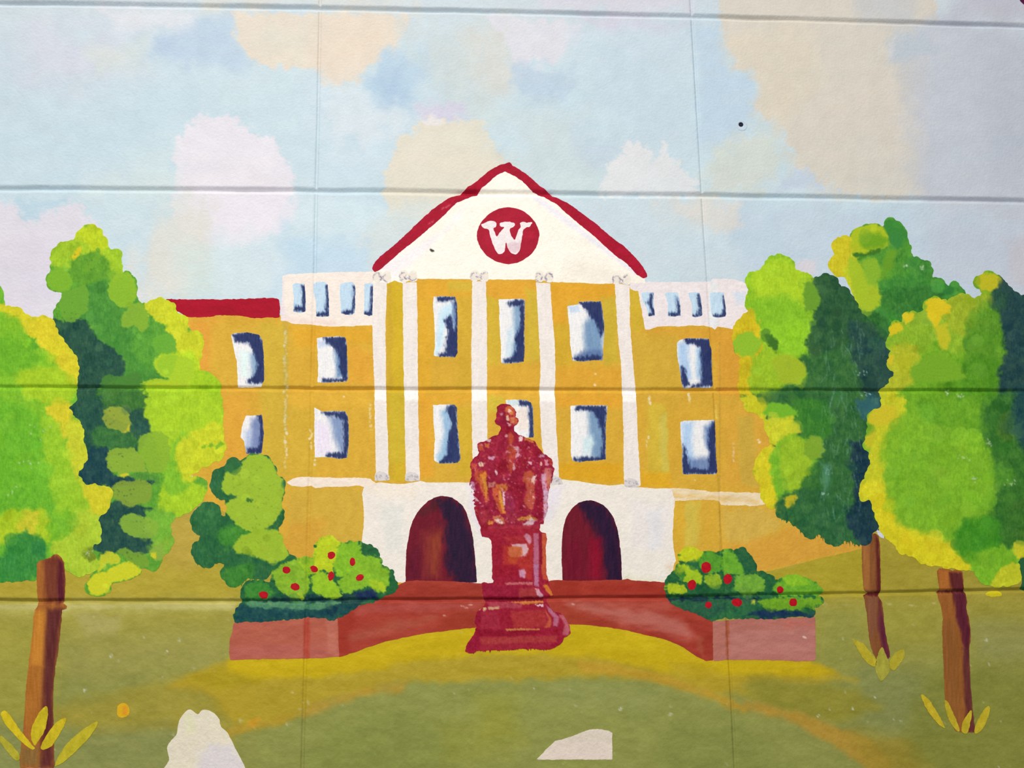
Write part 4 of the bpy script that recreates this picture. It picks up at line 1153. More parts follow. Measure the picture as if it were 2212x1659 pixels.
# the leftmost tree
t = thing('painted_tree', 'broad bright green painted tree cut by the left edge, with a thick brown trunk', 'painted tree', 85, 1655)
crown('P -60,600 -20,600 A 0,615 18,650 30,720 30,765 60,770 130,772 170,800 200,835 260,850 330,842 380,855 410,890 430,960 480,1030 520,1080 565,1145 585,1210 582,1280 570,1380 568,1480 515,1525 560,1590 B 560,145 610,200 632,280 622,330 652,388 642,470 590,545 600,600 650,650 700,640 770,660 826,700 832,740 800,835 740,890 752,960 755,1010 740,1075 700,1100 690,1150 730,1200 735,1270 660,1310 600,1330 540,1310 490,1270 450,1190 420,1168 370,1190 330,1240 290,1340 250,1350 180,1362 60,1372 0,1368 P -40,1262 -160,1240 -220,1100 -240,900 -200,720',
      (112, 184, 50),
      [('A 0,765 130,775 260,850 400,880 430,960 330,1010 240,1000 150,880 60,850 0,800', (220, 208, 44), 6), ('A 230,900 400,880 520,1080 590,1230 575,1340 430,1330 400,1180 300,1050', (222, 206, 46), 7),
       ('A -200,820 100,880 180,1000 330,1130 440,1300 480,1500 100,1659 -200,1659', (132, 192, 46), 10), ('A 0,1020 160,1060 260,1160 100,1250 0,1200', (112, 180, 44), 14), ('A 240,1030 270,1020 280,1060 250,1060', (96, 170, 46), 4, .8),
       ('A 150,1280 420,1240 540,1360 480,1500 200,1400', (168, 204, 42), 10), ('B 370,80 500,50 520,150 470,280 420,260', (222, 206, 48), 8), ('B 500,180 600,200 640,300 640,460 540,600 480,500 520,300', (204, 208, 50), 8),
       ('B 470,560 640,650 780,660 830,740 780,860 640,860 520,700', (218, 208, 46), 7), ('B -200,100 150,80 400,300 440,560 300,780 -200,800', (112, 184, 46), 14), ('B 0,640 200,600 300,700 250,850 0,900', (108, 180, 46), 14),
       ('B 330,150 440,250 500,500 640,800 500,900 400,700', (152, 200, 46), 10), ('B 560,860 740,890 760,1010 700,1150 740,1260 600,1330 440,1180 400,1080 500,1000', (178, 206, 54), 8),
       ('B 420,870 540,880 540,980 420,1040 350,1000', (124, 188, 44), 10), ('B 0,900 300,860 330,1040 100,1020 0,1060', (176, 204, 40), 12), ('B 160,940 200,860 265,860 260,970 230,1010 150,990', (206, 204, 52), 5),
       ('B 100,1080 160,1010 260,1050 330,1100 300,1260 200,1360 0,1372 -100,1300 20,1180', (56, 138, 62), 8), ('B 640,1160 690,1110 740,1140 730,1190 660,1200', (110, 130, 40), 5, .8)],
      'foliage', t, 5, 170, 61, 2.2, flecks([(85, 930, 14), (30, 1060, 10), (60, 1000, 10), (195, 1195, 5)]), 2, (8, 20), 16)
f = coat(smooth(pts('A -60,600 0,612 14,640 24,690 32,740 34,800 10,840 -60,850'), 2), (104, 172, 46), 1.5, 6)
f.build('branch_tip', 'leaf', t, 4.5)
trunk(t, 'C 275,140 290,115 335,98 380,88 400,66 430,64 455,82 480,125 488,250 484,380 470,428 500,448 496,470 465,480 462,540 445,700 430,820 412,900 408,960 398,1060 396,1240 402,1400 402,1520 408,1640 400,1659 150,1659 148,1600 160,1480 175,1350 186,1200 200,1000 220,840 245,640 250,540 262,480 285,445 280,400 276,300',
      (170, 104, 46),
      [('C 330,100 400,70 450,100 440,420 340,430', (110, 50, 40), 10), ('C 430,90 480,130 488,400 430,430', (84, 24, 46), 7), ('C 350,470 470,470 420,850 400,1100 400,1659 300,1659 320,1000 330,700', (92, 40, 44), 9),
       ('C 250,480 340,480 320,900 220,900', (206, 136, 50), 8), ('C 200,900 320,900 280,1350 180,1350', (178, 112, 44), 8), ('C 150,1500 290,1500 290,1640 150,1640', (140, 106, 56), 8), ('C 360,150 430,130 420,380 370,380', (128, 66, 46), 7, .6)], 7)
f = coat(pts('C 190,1680 200,1650 240,1606 290,1606 325,1630 335,1659 320,1700'), (196, 190, 206), 1.5, 5)
f.spot(pts('C 210,1650 290,1620 300,1640 250,1680'), (226, 222, 232), 4, 2, 5)
cap = f.build('painted_pale_blob', 'house', None, 6)
tag(cap, 'small pale lilac paint blob at the bottom edge, over the foot of the leftmost trunk', 'painted shape')


def tuft(label, x, y, blades, layer=6, group=None):
    t = thing('painted_leaf_tuft', label, 'painted grass tuft', x, y, group)
    for i, (s, c) in enumerate(blades):
        f = coat(smooth(pts(s), 3), c, 1.1, 5, i + 2)
        f.mottle(11, 7, 33 + i, 1, 2, (1, .9, .5))
        f.build('leaf_blade', 'leaf', t, layer + 2)
    return t


YB = (206, 184, 36)
tuft('spray of five mustard-yellow painted leaves at the foot of the leftmost trunk', 80, 1620,
     [('C 8,1262 18,1238 38,1232 70,1260 110,1320 170,1400 235,1480 262,1512 230,1516 160,1462 100,1400 40,1330', (214, 190, 34)),
      ('C 350,1196 360,1230 352,1310 330,1390 290,1450 262,1492 236,1450 232,1400 248,1330 290,1250 320,1215', YB),
      ('C 490,1284 490,1320 462,1380 430,1430 390,1490 330,1520 304,1508 330,1440 370,1380 430,1310', YB),
      ('C 726,1312 720,1350 690,1400 640,1460 560,1540 480,1610 420,1645 405,1650 440,1570 490,1490 560,1420 650,1350', (194, 180, 44)),
      ('C 10,1415 50,1450 100,1500 140,1550 148,1595 120,1602 70,1550 20,1490 0,1450', (182, 172, 50))])

# little tree at the building's left corner
t = thing('painted_tree', 'small lumpy painted tree of lime and dark green lobes left of the building base', 'painted tree', 560, 1290)


def t3x(f):
    for q in [('B 1660,640 1680,560 1780,530 1840,440 1950,415 2030,470 2065,560 2115,620 2118,740 2090,860 1960,1000 1880,1010 1790,960 1690,860 1680,780 1760,740 1660,700', (158, 190, 52), 2.5),
              ('B 1750,1080 1830,1020 1960,970 2100,1000 2140,1100 2150,1200 2020,1230 1900,1180 1760,1160', (156, 188, 48), 3)]:
        f.spot(smooth(pts(q[0]), 2), q[1], q[2], 3, 8)
    f.dabs(46, 6, 14, 5, 22, .5, box=(480, 985, 625, 1220))
    rs = np.random.RandomState(9)
    for k in range(70):
        f.oval(500 + 110 * rs.rand(), 1000 + 190 * rs.rand(), 2.0, 1.2, (116, 140, 40), rs.rand() * 3, .8, .8, .45, k, 3)
    f.bristles('B 1480,1225 1540,1262 1600,1230', 12, 6, 4).bristles('B 1680,1370 1740,1410 1800,1385 1900,1345', 16, 6, 5).bristles('B 1790,950 1900,1000 1960,1005', 9, 5, 6)
    f.oval(539, 1081, 6, 4, (40, 96, 50), .2, 2, 2, .8, 4, 4)


crown('B 1570,650 1580,600 1610,545 1660,520 1710,480 1750,450 1800,470 1850,430 1950,415 2035,475 2065,560 2115,620 2125,700 2100,780 2118,850 2110,930 2075,962 2055,940 2080,1000 2110,1060 2150,1160 2200,1180 2230,1300 2030,1300 1990,1350 1900,1345 1850,1340 1790,1395 1740,1415 1680,1365 1655,1290 1675,1240 1600,1225 1580,1262 1520,1262 1465,1220 1436,1160 1450,1095 1505,1035 1470,1020 1435,960 1432,880 1480,810 1560,775 1630,800 1650,870 1680,885 1690,840 1680,760 1620,745 1585,700',
      (44, 104, 60),
      [('B 1560,780 1640,800 1640,900 1500,1000 1440,920', (50, 112, 64), 6), ('B 1660,1000 1800,960 1900,1010 1760,1100 1660,1080', (66, 138, 50), 8), ('B 1700,1300 1850,1260 1860,1370 1740,1400', (64, 134, 50), 9)],
      'foliage', t, 6, 60, 81, 1.8, t3x, 2, (7, 16), 16)

# right-hand trees, back to front
t = thing('painted_tree', 'painted green tree topping the right-hand group, behind its two trunked trees', 'painted tree', 1880, 760)


def t5x(f):
    for q in [('H 925,210 1000,172 1110,155 1180,200 1220,290 1160,330 1000,390 930,380', (176, 196, 38), 3), ('H 1000,240 1130,220 1200,290 1100,340 1000,320', (116, 168, 36), 7),
              ('H 940,370 1040,370 1140,330 1100,380 960,400', (66, 120, 40), 3), ('H 1170,130 1260,120 1335,200 1340,290 1260,340 1190,230', (62, 138, 58), 3),
              ('H 1130,560 1180,360 1240,340 1260,380 1190,540', (108, 164, 44), 4), ('H 900,400 960,420 1120,600 1130,760 1000,800 930,620', (170, 196, 44), 4),
              ('H 1000,430 1100,400 1150,500 1100,620 1030,560', (140, 184, 50), 6)]:
        f.spot(smooth(pts(q[0]), 2), q[1], q[2], 3, 8)
    f.dabs(40, 6, 16, 6, 20, .5)
    flecks([(1957, 575, 3), (1992, 578, 3)])(f)


crown('H 755,440 775,400 800,388 780,330 795,270 850,245 915,250 925,205 1000,170 1110,152 1160,170 1172,130 1215,112 1265,130 1330,190 1345,260 1365,330 1385,395 1430,410 1500,435 1530,500 1530,550 1600,565 1650,612 1700,590 1752,630 1770,680 1700,760 1600,900 1400,1000 1200,1100 1050,1000 980,800 940,680 900,600 880,550 820,545 780,520 755,480',
      (82, 150, 52),
      [('H 755,440 800,380 780,300 850,240 930,260 940,500 860,545 780,530', (216, 200, 40), 6), ('H 860,520 930,500 1000,800 950,760 900,640', (200, 206, 44), 5),
       ('H 1100,650 1300,560 1540,560 1770,640 1600,900 1250,1050 1100,800', (66, 140, 56), 10), ('H 1350,430 1480,430 1530,540 1400,600', (72, 144, 58), 6), ('H 1150,690 1500,640 1600,720 1300,800', (60, 124, 52), 12),
       ('H 950,800 1100,820 1250,1000 1100,1050', (58, 116, 52), 8)],
      'foliage', t, 2, 90, 91, 1.8, t5x, 2, (7, 18), 18)

t = thing('painted_tree', 'painted slim-trunked tree right of the building, lime left half and dark green right half', 'painted tree', 1905, 1420)


def t4x(f):
    for q in [('H 40,1030 90,970 200,970 250,1040 220,1110 120,1145 60,1110', (148, 192, 48), 2.5), ('H 270,980 330,980 380,1040 360,1110 310,1060', (66, 116, 40), 3),
              ('H 330,1160 440,1120 560,1180 580,1280 500,1350 400,1330 340,1240', (164, 188, 44), 3), ('H 570,600 640,600 690,700 660,790 580,800 570,700', (110, 160, 48), 3),
              ('I 570,340 620,285 690,290 720,360 700,440 620,460 570,410', (130, 170, 48), 3), ('I 430,730 510,720 500,780 440,830', (190, 180, 40), 3),
              ('I 270,60 400,30 520,100 480,140 300,150', (120, 184, 46), 4)]:
        f.spot(smooth(pts(q[0]), 2), q[1], q[2], 3, 8)
    f.dabs(90, 6, 15, 8, 18, .5)
    rs = np.random.RandomState(12)
    for k in range(120):                                      # dragged pale bristle marks on the dark side
        f.oval(1770 + 95 * rs.rand(), 700 + 420 * rs.rand(), .9, 5 + 9 * rs.rand(), (110, 160, 140), rs.randn() * .25, .9, .8, .4, k, 3)
    flecks([(1790, 1020, 8), (1862, 805, 10), (1780, 1065, 4), (1870, 850, 5)], (180, 210, 200))(f)
    f.bristles('I 385,880 450,910 500,945 560,1000 620,1040 690,1010 740,1070 830,1100 870,1060 930,1080 1000,1090', 60, 8, 3)
    f.spot(pts('I 700,480 760,500 760,640 720,700 705,640'), (90, 150, 126), 8, 4, 6, .6, 1, .6, 2)
    f.spot(pts('H 960,1480 1040,1460 1130,1500 1100,1560 1000,1560'), (50, 100, 110), 8, 4, 8, .7)


crown('H 140,560 165,520 205,505 262,482 280,430 330,392 380,382 450,395 500,440 512,498 590,515 628,545 640,572 670,545 740,528 790,545 828,588 838,640 880,632 930,680 955,740 1000,820 1100,900 1220,1000 1260,1200 1240,1400 1300,1500 I 1220,120 1180,400 1120,600 1120,760 1125,850 1135,920 1142,975 1110,985 1062,1030 1030,1090 960,1082 900,1060 870,1065 830,1105 740,1075 705,1010 650,1030 610,1045 560,1005 500,950 450,915 385,890 378,830 320,820 262,770 240,680 240,640 200,570 196,510 230,420 290,370 325,335 305,290 280,240 262,160 205,115 150,90 112,20 H 100,1450 88,1390 85,1300 92,1150 50,1100 35,1010 45,930 80,870 125,820 160,800 140,770 132,715 150,650 148,600',
      (56, 108, 56),
      [('H 140,560 270,480 300,400 440,390 520,500 640,560 660,800 640,900 560,1100 500,1180 560,1300 400,1340 230,1300 200,900 150,760', (152, 202, 40), 8),
       ('H 200,560 420,440 620,600 600,760 300,700', (176, 212, 44), 14), ('H 200,760 420,720 560,820 640,900 520,960 260,900', (136, 192, 42), 14), ('H 300,920 600,900 660,1040 500,1100 380,1060', (146, 204, 44), 12),
       ('H 40,930 160,810 230,930 240,1100 200,1200 210,1400 90,1400 90,1150', (220, 194, 34), 6), ('H 190,1130 340,1120 420,1300 300,1400 190,1380', (158, 194, 42), 8),
       ('I 110,0 260,20 280,160 330,150 500,120 520,240 450,300 320,420 240,640 290,820 380,850 360,700 350,480 400,380 320,330 260,160 150,90', (212, 206, 40), 5),
       ('I 280,180 420,150 520,140 500,260 320,330', (206, 208, 48), 6), ('I 200,430 340,370 350,480 340,620 380,760 400,830 300,800 240,640 196,540', (222, 208, 38), 5),
       ('I 340,470 400,340 560,290 640,460 580,640 520,720 400,730 350,640', (122, 186, 44), 8), ('I 420,340 560,330 600,560 480,700 420,560', (158, 194, 44), 10),
       ('H 640,560 720,530 830,600 900,640 1000,820 900,1000 700,1100 600,1050 660,900', (48, 92, 58), 8), ('H 920,900 1180,1060 1240,1300 1140,1480 1000,1300', (42, 78, 70), 10),
       ('I 500,40 720,40 760,260 620,280 520,160', (62, 128, 46), 8), ('I 600,600 700,480 700,780 560,760', (60, 116, 52), 8), ('I 380,800 560,700 900,800 1000,1080 700,1080 480,930', (50, 104, 60), 10),
       ('I 930,340 1070,400 1060,700 1090,900 1142,980 1000,1080 900,880 960,760', (28, 58, 72), 6), ('I 980,20 1130,0 1080,140 1000,130', (52, 100, 108), 6, .8)],
      'foliage', t, 4, 160, 101, 2.0, t4x, 2, (7, 18), 16)
f = coat(pts('I 1110,990 1125,972 1150,985 1168,1035 1166,1050 1140,1040 1118,1015'), (206, 208, 222), 1.2, 4)
f.build('white_chip', 'house', t, 4)['label'] = 'small white unpainted chip'  # small white bit beside the top of the slim trunk
trunk(t, 'I 1000,1110 1040,1020 1100,1008 1125,1030 1136,1090 1140,1300 1142,1450 1120,1475 1150,1520 J 1160,480 1165,560 1180,660 1196,740 1208,790 1212,830 1180,860 1110,850 1085,800 1060,720 1045,600 1035,500 1020,400 1015,390 1010,370 1050,352 1015,330 1005,200',
      (138, 84, 46),
      [('I 1000,1110 1050,1080 1060,1440 1010,1420', (170, 110, 56), 5), ('I 1098,1010 1130,1060 1145,1450 1115,1470', (84, 24, 30), 4), ('J 1130,400 1170,560 1215,830 1170,860 1120,600', (96, 34, 56), 6),
       ('J 1020,390 1110,380 1110,600 1070,700 1050,600', (136, 86, 60), 6), ('J 1020,350 1140,350 1140,370 1020,372', (84, 24, 30), 3)], 3)

t = thing('painted_tree', 'large leaf-green painted tree edged with yellow at the right, on a two-tone brown trunk', 'painted tree', 2075, 1575)


def t6x(f):
    for q in [('H 1480,770 1500,720 1560,704 1640,740 1660,800 1600,830 1560,930 1520,900', (224, 200, 36), 2.5), ('H 1300,830 1370,810 1390,850 1330,900', (222, 200, 40), 2.5), ('H 1205,930 1270,880 1310,900 1290,960 1210,980', (220, 200, 36), 2.5),
              ('H 1840,560 1960,515 2040,570 1990,640 1900,650', (196, 190, 40), 4), ('H 1190,1180 1215,1120 1235,1160 1220,1220', (216, 196, 44), 2), ('H 1540,920 1640,900 1660,1050 1600,1090 1560,1000', (200, 198, 44), 5),
              ('I 1050,130 1110,75 1180,60 1270,80 1200,200 1060,190', (210, 196, 44), 4), ('I 1020,330 1050,260 1110,250 1050,390', (200, 194, 44), 3),
              ('H 1360,1280 1400,1180 1560,1120 1700,1180 1780,1300 1600,1330 1420,1330', (124, 176, 44), 6)]:
        f.spot(smooth(pts(q[0]), 2), q[1], q[2], 3, 8)
    f.dabs(150, 7, 18, 9, 16, .5)
    flecks([(2080, 990, 8), (2137, 958, 7), (2190, 1043, 8), (2105, 1035, 5), (2075, 855, 5), (2045, 848, 4)])(f)


crown('H 1182,1040 1190,1000 1215,970 1205,930 1255,882 1312,885 1298,830 1370,808 1400,815 1465,790 1465,745 1500,708 1570,700 1640,728 1700,688 1780,678 1845,710 1900,662 1880,620 1848,590 1840,560 1880,535 1960,512 2035,548 2060,572 2110,620 2212,690 2600,760 2700,1200 2600,1659 I 2500,600 2500,1000 2400,1160 2212,1175 2165,1215 2190,1310 2165,1385 2080,1402 1960,1400 1880,1372 1850,1295 1780,1288 1690,1272 1600,1262 1520,1248 1430,1228 1370,1170 1300,1158 1240,1090 1175,1042 1130,960 1092,855 1062,765 1012,768 985,735 978,670 1030,580 1066,490 1050,400 1015,360 1020,320 1050,190 1045,130 1090,90 1140,65 1150,0 H 1150,1440 1150,1395 1220,1310 1238,1260 1205,1220 1192,1170 1215,1110 1190,1075',
      (116, 174, 40),
      [('H 1180,1000 1400,820 1600,700 1860,720 1900,1000 1700,1100 1560,1000 1400,1150 1230,1260', (144, 184, 46), 9), ('H 1640,740 1840,690 2000,720 1980,860 1760,960 1640,860', (160, 180, 44), 10),
       ('H 1240,1100 1380,1060 1400,1300 1200,1400 1150,1400', (186, 192, 46), 8), ('H 1850,840 2050,780 2080,1200 1860,1240 1800,1050', (92, 150, 40), 14), ('H 1650,1300 1900,1180 2060,1240 2040,1400 1700,1390', (84, 146, 34), 12),
       ('H 2040,560 2110,620 2300,740 2400,1659 2080,1659 2060,1500 2040,1300 2100,1100 2040,800 2010,720', (38, 70, 76), 9), ('H 2000,640 2070,700 2060,780 2000,760', (44, 84, 66), 7),
       ('I 1140,0 1300,20 1290,260 1210,420 1210,640 1290,860 1400,940 1620,1080 1800,1280 1600,1262 1400,1200 1200,1060 1060,760 980,700 1060,500', (206, 206, 42), 8),
       ('I 980,680 1060,640 1200,700 1240,960 1330,980 1500,1000 1620,1100 1820,1250 1800,1290 1500,1240 1300,1150 1150,980', (220, 208, 36), 7),
       ('I 1220,280 1500,60 1900,100 2000,400 1960,800 1800,1000 1560,980 1330,920 1230,740 1200,500', (128, 184, 44), 16), ('I 1440,60 1900,20 1960,200 1600,180', (106, 166, 40), 14),
       ('I 1940,60 2120,0 2300,100 2300,1160 2160,1180 2050,1100 1980,900 2060,600 1960,300', (58, 116, 46), 16), ('I 2080,120 2160,120 2170,250 2080,300 2020,220', (76, 120, 44), 8),
       ('I 2150,-60 2400,0 2400,420 2200,360', (34, 74, 78), 9), ('I 1780,940 1980,930 2000,1160 1860,1230 1720,1100', (66, 144, 36), 12), ('I 1840,1180 2060,1120 2170,1200 2190,1340 2060,1400 1880,1370', (126, 186, 42), 8),
       ('I 2050,1290 2190,1240 2190,1390 2060,1404 1980,1390', (204, 206, 44), 6), ('I 2000,540 2100,500 2110,620 2020,620', (86, 150, 46), 8), ('I 2140,1090 2300,1100 2300,1180 2180,1200', (206, 204, 40), 5), ('I 2100,820 2300,820 2300,1060 2120,1040', (64, 118, 44), 8)],
      'foliage', t, 5, 240, 111, 2.2, t6x, 2, (8, 22), 15)
trunk(t, 'I 1562,1290 1580,1270 1640,1275 1680,1290 1700,1280 1752,1295 1760,1400 1768,1450 J 1772,340 1785,420 1780,470 1800,540 1812,640 1814,700 1802,760 1804,850 1810,1000 1818,1120 1830,1240 1842,1330 1850,1390 1740,1392 1700,1380 1660,1290 1625,1180 1620,1100 1612,900 1606,760 1602,640 1606,540 1592,450 1572,400 1562,345 1580,335 1570,260',
      (158, 96, 44),
      [('J 1580,185 1650,190 1655,330 1580,335', (178, 106, 46), 4), ('J 1655,200 1755,200 1765,340 1680,340 1665,300', (90, 32, 40), 4), ('J 1680,345 1770,345 1812,640 1800,900 1760,740 1710,560', (84, 26, 48), 5),
       ('J 1600,560 1700,560 1740,900 1740,1380 1640,1200', (146, 92, 44), 8), ('J 1750,760 1800,760 1850,1390 1780,1390', (96, 44, 48), 6), ('J 1570,335 1770,335 1770,348 1570,350', (70, 22, 34), 3)], 6)
# dark foliage entering at the right edge, yellow dab on the joint
f = coat(smooth(pts('I 2165,1225 2212,1190 P 2300,1200 2320,1290 2215,1277 I 2190,1400 2200,1330'), 2), (44, 98, 60), 1.6, 6)
o = f.build('painted_shrub', 'leaf', None, 4)
tag(o, 'dark green painted shrub barely entering at the right edge above the lowest joint', 'painted shrub')
tuft('faded olive-yellow painted leaf tuft at the foot of the slim trunk right of the terrace', 1905, 1450,
     [('J 932,700 960,708 1010,730 1060,790 1108,850 1112,890 1080,900 1030,860 985,800', (188, 172, 46)), ('J 1150,755 1172,800 1196,850 1210,930 1170,990 1140,1010 1120,980 1100,900 1118,820', (170, 164, 62)),
      ('J 1312,770 1316,830 1280,890 1240,930 1206,900 1212,850 1250,800', (184, 170, 50))], 6)
tuft('tuft of four slender gold painted leaves at the foot of the thickest right-hand trunk', 2080, 1578,
     [('J 1442,1120 1462,1112 1510,1160 1560,1240 1600,1310 1622,1362 1580,1340 1520,1270 1470,1190', (204, 180, 44)), ('J 1618,1160 1640,1162 1680,1240 1710,1310 1730,1385 1690,1360 1650,1300 1628,1230', (194, 172, 44)),
      ('J 1816,1225 1822,1262 1806,1340 1785,1398 1745,1390 1750,1330 1780,1270', (196, 174, 42)), ('J 1946,1196 1956,1230 1930,1310 1890,1380 1850,1400 1842,1370 1866,1300 1910,1230', (196, 176, 44))], 7)
f = coat(smooth(pts('I 1930,1455 1990,1438 2040,1450 2040,1475 1990,1482 1935,1475'), 2), (214, 198, 34), 1.2, 5)
tag(f.build('painted_dab', 'leaf', None, 1), 'thin yellow paint dab on the joint under the largest tree', 'paint dab')
f = coat(smooth(pts('C 872,1240 876,1200 900,1178 940,1180 962,1210 964,1250 940,1276 900,1282 878,1268'), 2), (224, 178, 34), 1.2, 5)
f.spot(pts('C 920,1190 960,1220 950,1270 910,1260'), (226, 156, 40), 4, 2, 5)
tag(f.build('painted_dab', 'leaf', None, 1), 'round orange-yellow paint dab alone on the lawn near the lower left', 'paint dab')

# ================================================================== FLOWER BUSHES


def bush(label, x, y, s, patches, lumps, flowers, seed, layer=7):
    t = thing('painted_flower_bush', label, 'painted bush', x, y)
    P = smooth(pts(s), 2)
    f = coat(P, (40, 100, 58), 1.8, 7, seed, 16)
    for q in patches:
        f.spot(pts(q[0]), q[1], q[2], 4, 7, .95, seed, 1.5, 1)
    for q in lumps:
        f.spot(smooth(pts(q[0]), 2), q[1], 2.2, 3.2, 6, .95, len(q[0]))
    f.lobes(P, seed, 6, 11, 17, 2.4).bleed(P)
    f.dabs(60, 5, 12, seed, 20, .5)
    f.mottle(9, 7, seed, 1, 1, (1, .9, .3)).mottle(6, 3.5, seed + 1, 1, 1, (1, 1, .5))
    f.build('foliage', 'leaf', t, layer)
    for i, (s, rx, ry, an) in enumerate(flowers):
        cx, cy = pts(s)[0]
        a = np.linspace(0, 2 * np.pi, 14, endpoint=False)
        e = np.stack([rx * np.cos(a), ry * np.sin(a)], -1)
        c, sn = math.cos(an), math.sin(an)
        Q = np.stack([cx + e[:, 0] * c - e[:, 1] * sn, cy + e[:, 0] * sn + e[:, 1] * c], -1)
        g = coat(Q, (184, 18, 34), 1.3, 4, seed + i)
        g.mottle(12, 4, i, 1, 1, (1, .3, .3))
        g.build('flower', 'dark', t, layer + 1)
    return t


LL = (152, 192, 40)
bush('low green painted bush with red flowers on the left end of the terrace', 680, 1340,
     'K 96,765 92,720 105,680 140,640 148,610 138,560 150,510 172,480 220,462 290,462 350,475 372,450 368,400 400,350 450,320 500,282 540,288 560,300 620,285 682,290 690,200 730,150 790,132 840,145 888,182 950,170 1000,172 1050,182 1130,210 1170,260 1195,340 1250,380 1275,395 1285,440 1306,490 1298,535 1270,555 1200,585 1160,605 1100,630 1040,640 980,680 930,710 870,742 820,760 780,745 700,742 650,728 600,745 480,752 350,768 200,770',
     [('K 100,640 1060,635 960,690 850,750 700,745 100,770', (24, 72, 78), 4), ('K 300,600 1140,540 1160,600 1000,640 200,640', (26, 62, 66), 4), ('K 1000,540 1140,530 1150,600 1000,600', (24, 44, 84), 6),
      ('K 160,620 880,628 700,680 200,670', (84, 140, 100), 3, .7), ('K 1180,380 1300,450 1300,540 1180,590', (36, 100, 54), 5)],
     [('K 160,540 190,490 280,470 350,500 380,560 330,600 200,600', (60, 134, 50)), ('K 380,400 450,340 560,310 630,340 650,430 640,540 600,590 520,590 430,540 390,470', (140, 184, 44)),
      ('K 560,320 640,290 700,310 720,400 650,420', LL), ('K 690,280 700,190 770,135 850,145 885,190 860,280 830,370 820,420 760,380 690,400', (196, 212, 34)), ('K 670,440 720,390 820,440 880,540 885,590 820,600 740,570 680,540', (156, 200, 38)),
      ('K 880,190 960,175 1030,200 1050,300 980,400 880,440 830,380 850,280', (136, 190, 40)), ('K 1020,300 1100,270 1170,300 1200,370 1245,400 1240,500 1160,550 1090,500 1000,540 900,560 860,460 960,420', (138, 188, 42)),
      ('K 1100,460 1160,540 1220,540 1200,470', (178, 204, 40)), ('K 540,560 600,570 620,600 560,600', (160, 190, 40))],
     [('K 310,570', 10, 8, .3), ('K 480,385', 9, 8, 0), ('K 545,510', 10, 8, .2), ('K 686,376', 9, 7, .5), ('K 815,275', 9, 8, -.6), ('K 812,430', 7, 10, .1), ('K 973,323', 6.5, 9.5, 0), ('K 1028,440', 9, 7.5, -.5)], 121)
bush('trailing green painted bush with red flowers on the right end of the terrace', 1590, 1340,
     'L 1165,520 1172,450 1200,420 1240,385 1248,350 1275,330 1262,280 1290,235 1340,212 1400,222 1440,250 1500,242 1560,255 1600,235 1640,228 1680,240 1740,218 1790,260 1830,320 1848,370 1850,400 1900,402 1910,415 1950,415 1990,460 J 390,250 420,232 480,215 550,225 610,250 660,280 700,318 706,350 680,362 640,372 700,388 712,412 680,445 630,465 622,480 644,505 640,522 600,524 500,528 400,540 340,548 200,540 0,540 L 1640,735 1600,735 1560,755 1500,758 1440,735 1400,715 1340,690 1260,665 1200,620 1180,580',
     [('L 1190,600 1900,600 1700,740 1500,756 1300,680', (44, 96, 68), 5), ('J -60,465 150,470 400,480 640,500 640,522 300,530 100,525', (26, 52, 86), 4), ('L 1700,600 1900,650 1700,760 1500,760', (48, 110, 66), 6),
      ('L 1190,590 1900,590 1900,604 1190,606', (22, 46, 62), 3)],
     [('L 1265,290 1300,220 1380,215 1450,250 1430,300 1360,330 1280,320', (206, 212, 34)), ('L 1250,360 1320,340 1400,380 1440,440 1420,490 1330,480 1260,430', (168, 200, 36)), ('L 1180,500 1230,480 1310,500 1320,550 1230,565 1190,545', (176, 196, 36)),
      ('L 1410,330 1440,270 1510,245 1580,290 1580,380 1540,410 1450,390', (92, 160, 46)), ('L 1590,260 1650,240 1740,340 1740,420 1660,420 1590,400', (112, 176, 48)), ('L 1470,420 1560,420 1590,480 1500,510 1460,470', (150, 184, 44)),
      ('L 1680,440 1780,410 1880,430 1912,490 1880,550 1780,570 1690,540', (120, 174, 56)), ('J 330,330 420,240 560,225 640,280 700,330 690,360 560,370 420,375', (114, 178, 46)), ('J 250,400 420,385 640,390 706,410 640,455 500,475 330,470 240,440', (118, 170, 38)),
      ('L 1700,240 1760,230 1830,320 1840,400 1780,400 1720,320', (44, 100, 62)), ('J 420,240 520,220 620,270 540,300 440,290', (140, 194, 44)), ('L 1260,420 1300,400 1320,440 1270,460', (62, 130, 50)), ('J 170,400 200,400 205,430 175,430', (200, 210, 60))],
     [('L 1470,366', 11, 12.5, 0), ('L 1632,452', 9, 11, .3), ('L 1364,495', 9.5, 11, .3), ('L 2022,532', 7.5, 7.5, 0), ('L 1700,626', 11.5, 9, .2), ('L 1487,645', 7.5, 7, 0), ('J 488,422', 8.5, 9, .6)], 131)

# ================================================================== STATUE
st = thing('painted_statue', 'painted crimson statue of a seated man on a pedestal before the building', 'painted statue', 1115, 1405)
CR, CR2, ORG, LAV, PNK = (156, 26, 52), (140, 16, 42), (200, 108, 44), (216, 190, 214), (176, 60, 74)
P = pts('T 490,965 560,940 640,925 900,930 1560,930 1580,980 1625,1025 1700,1030 1712,1150 1695,1300 1700,1659 U 1705,60 1700,170 1740,290 1770,400 1820,540 1830,580 1720,620 1700,660 1740,720 1780,800 1850,870 1960,880 2060,980 2130,1120 2150,1250 2080,1320 2030,1335 2000,1420 1920,1490 1800,1550 1700,1562 1500,1545 1300,1540 1100,1560 950,1570 780,1575 700,1565 500,1580 420,1585 380,1620 300,1625 215,1590 230,1500 265,1420 330,1340 370,1280 400,1180 430,1140 380,1050 400,960 420,870 520,790 570,750 590,680 545,600 525,480 520,340 560,320 640,335 715,325 735,290 700,250 705,100 705,0 T 705,1600 700,1400 698,1250 680,1160 640,1120 580,1110 520,1095 500,1020')
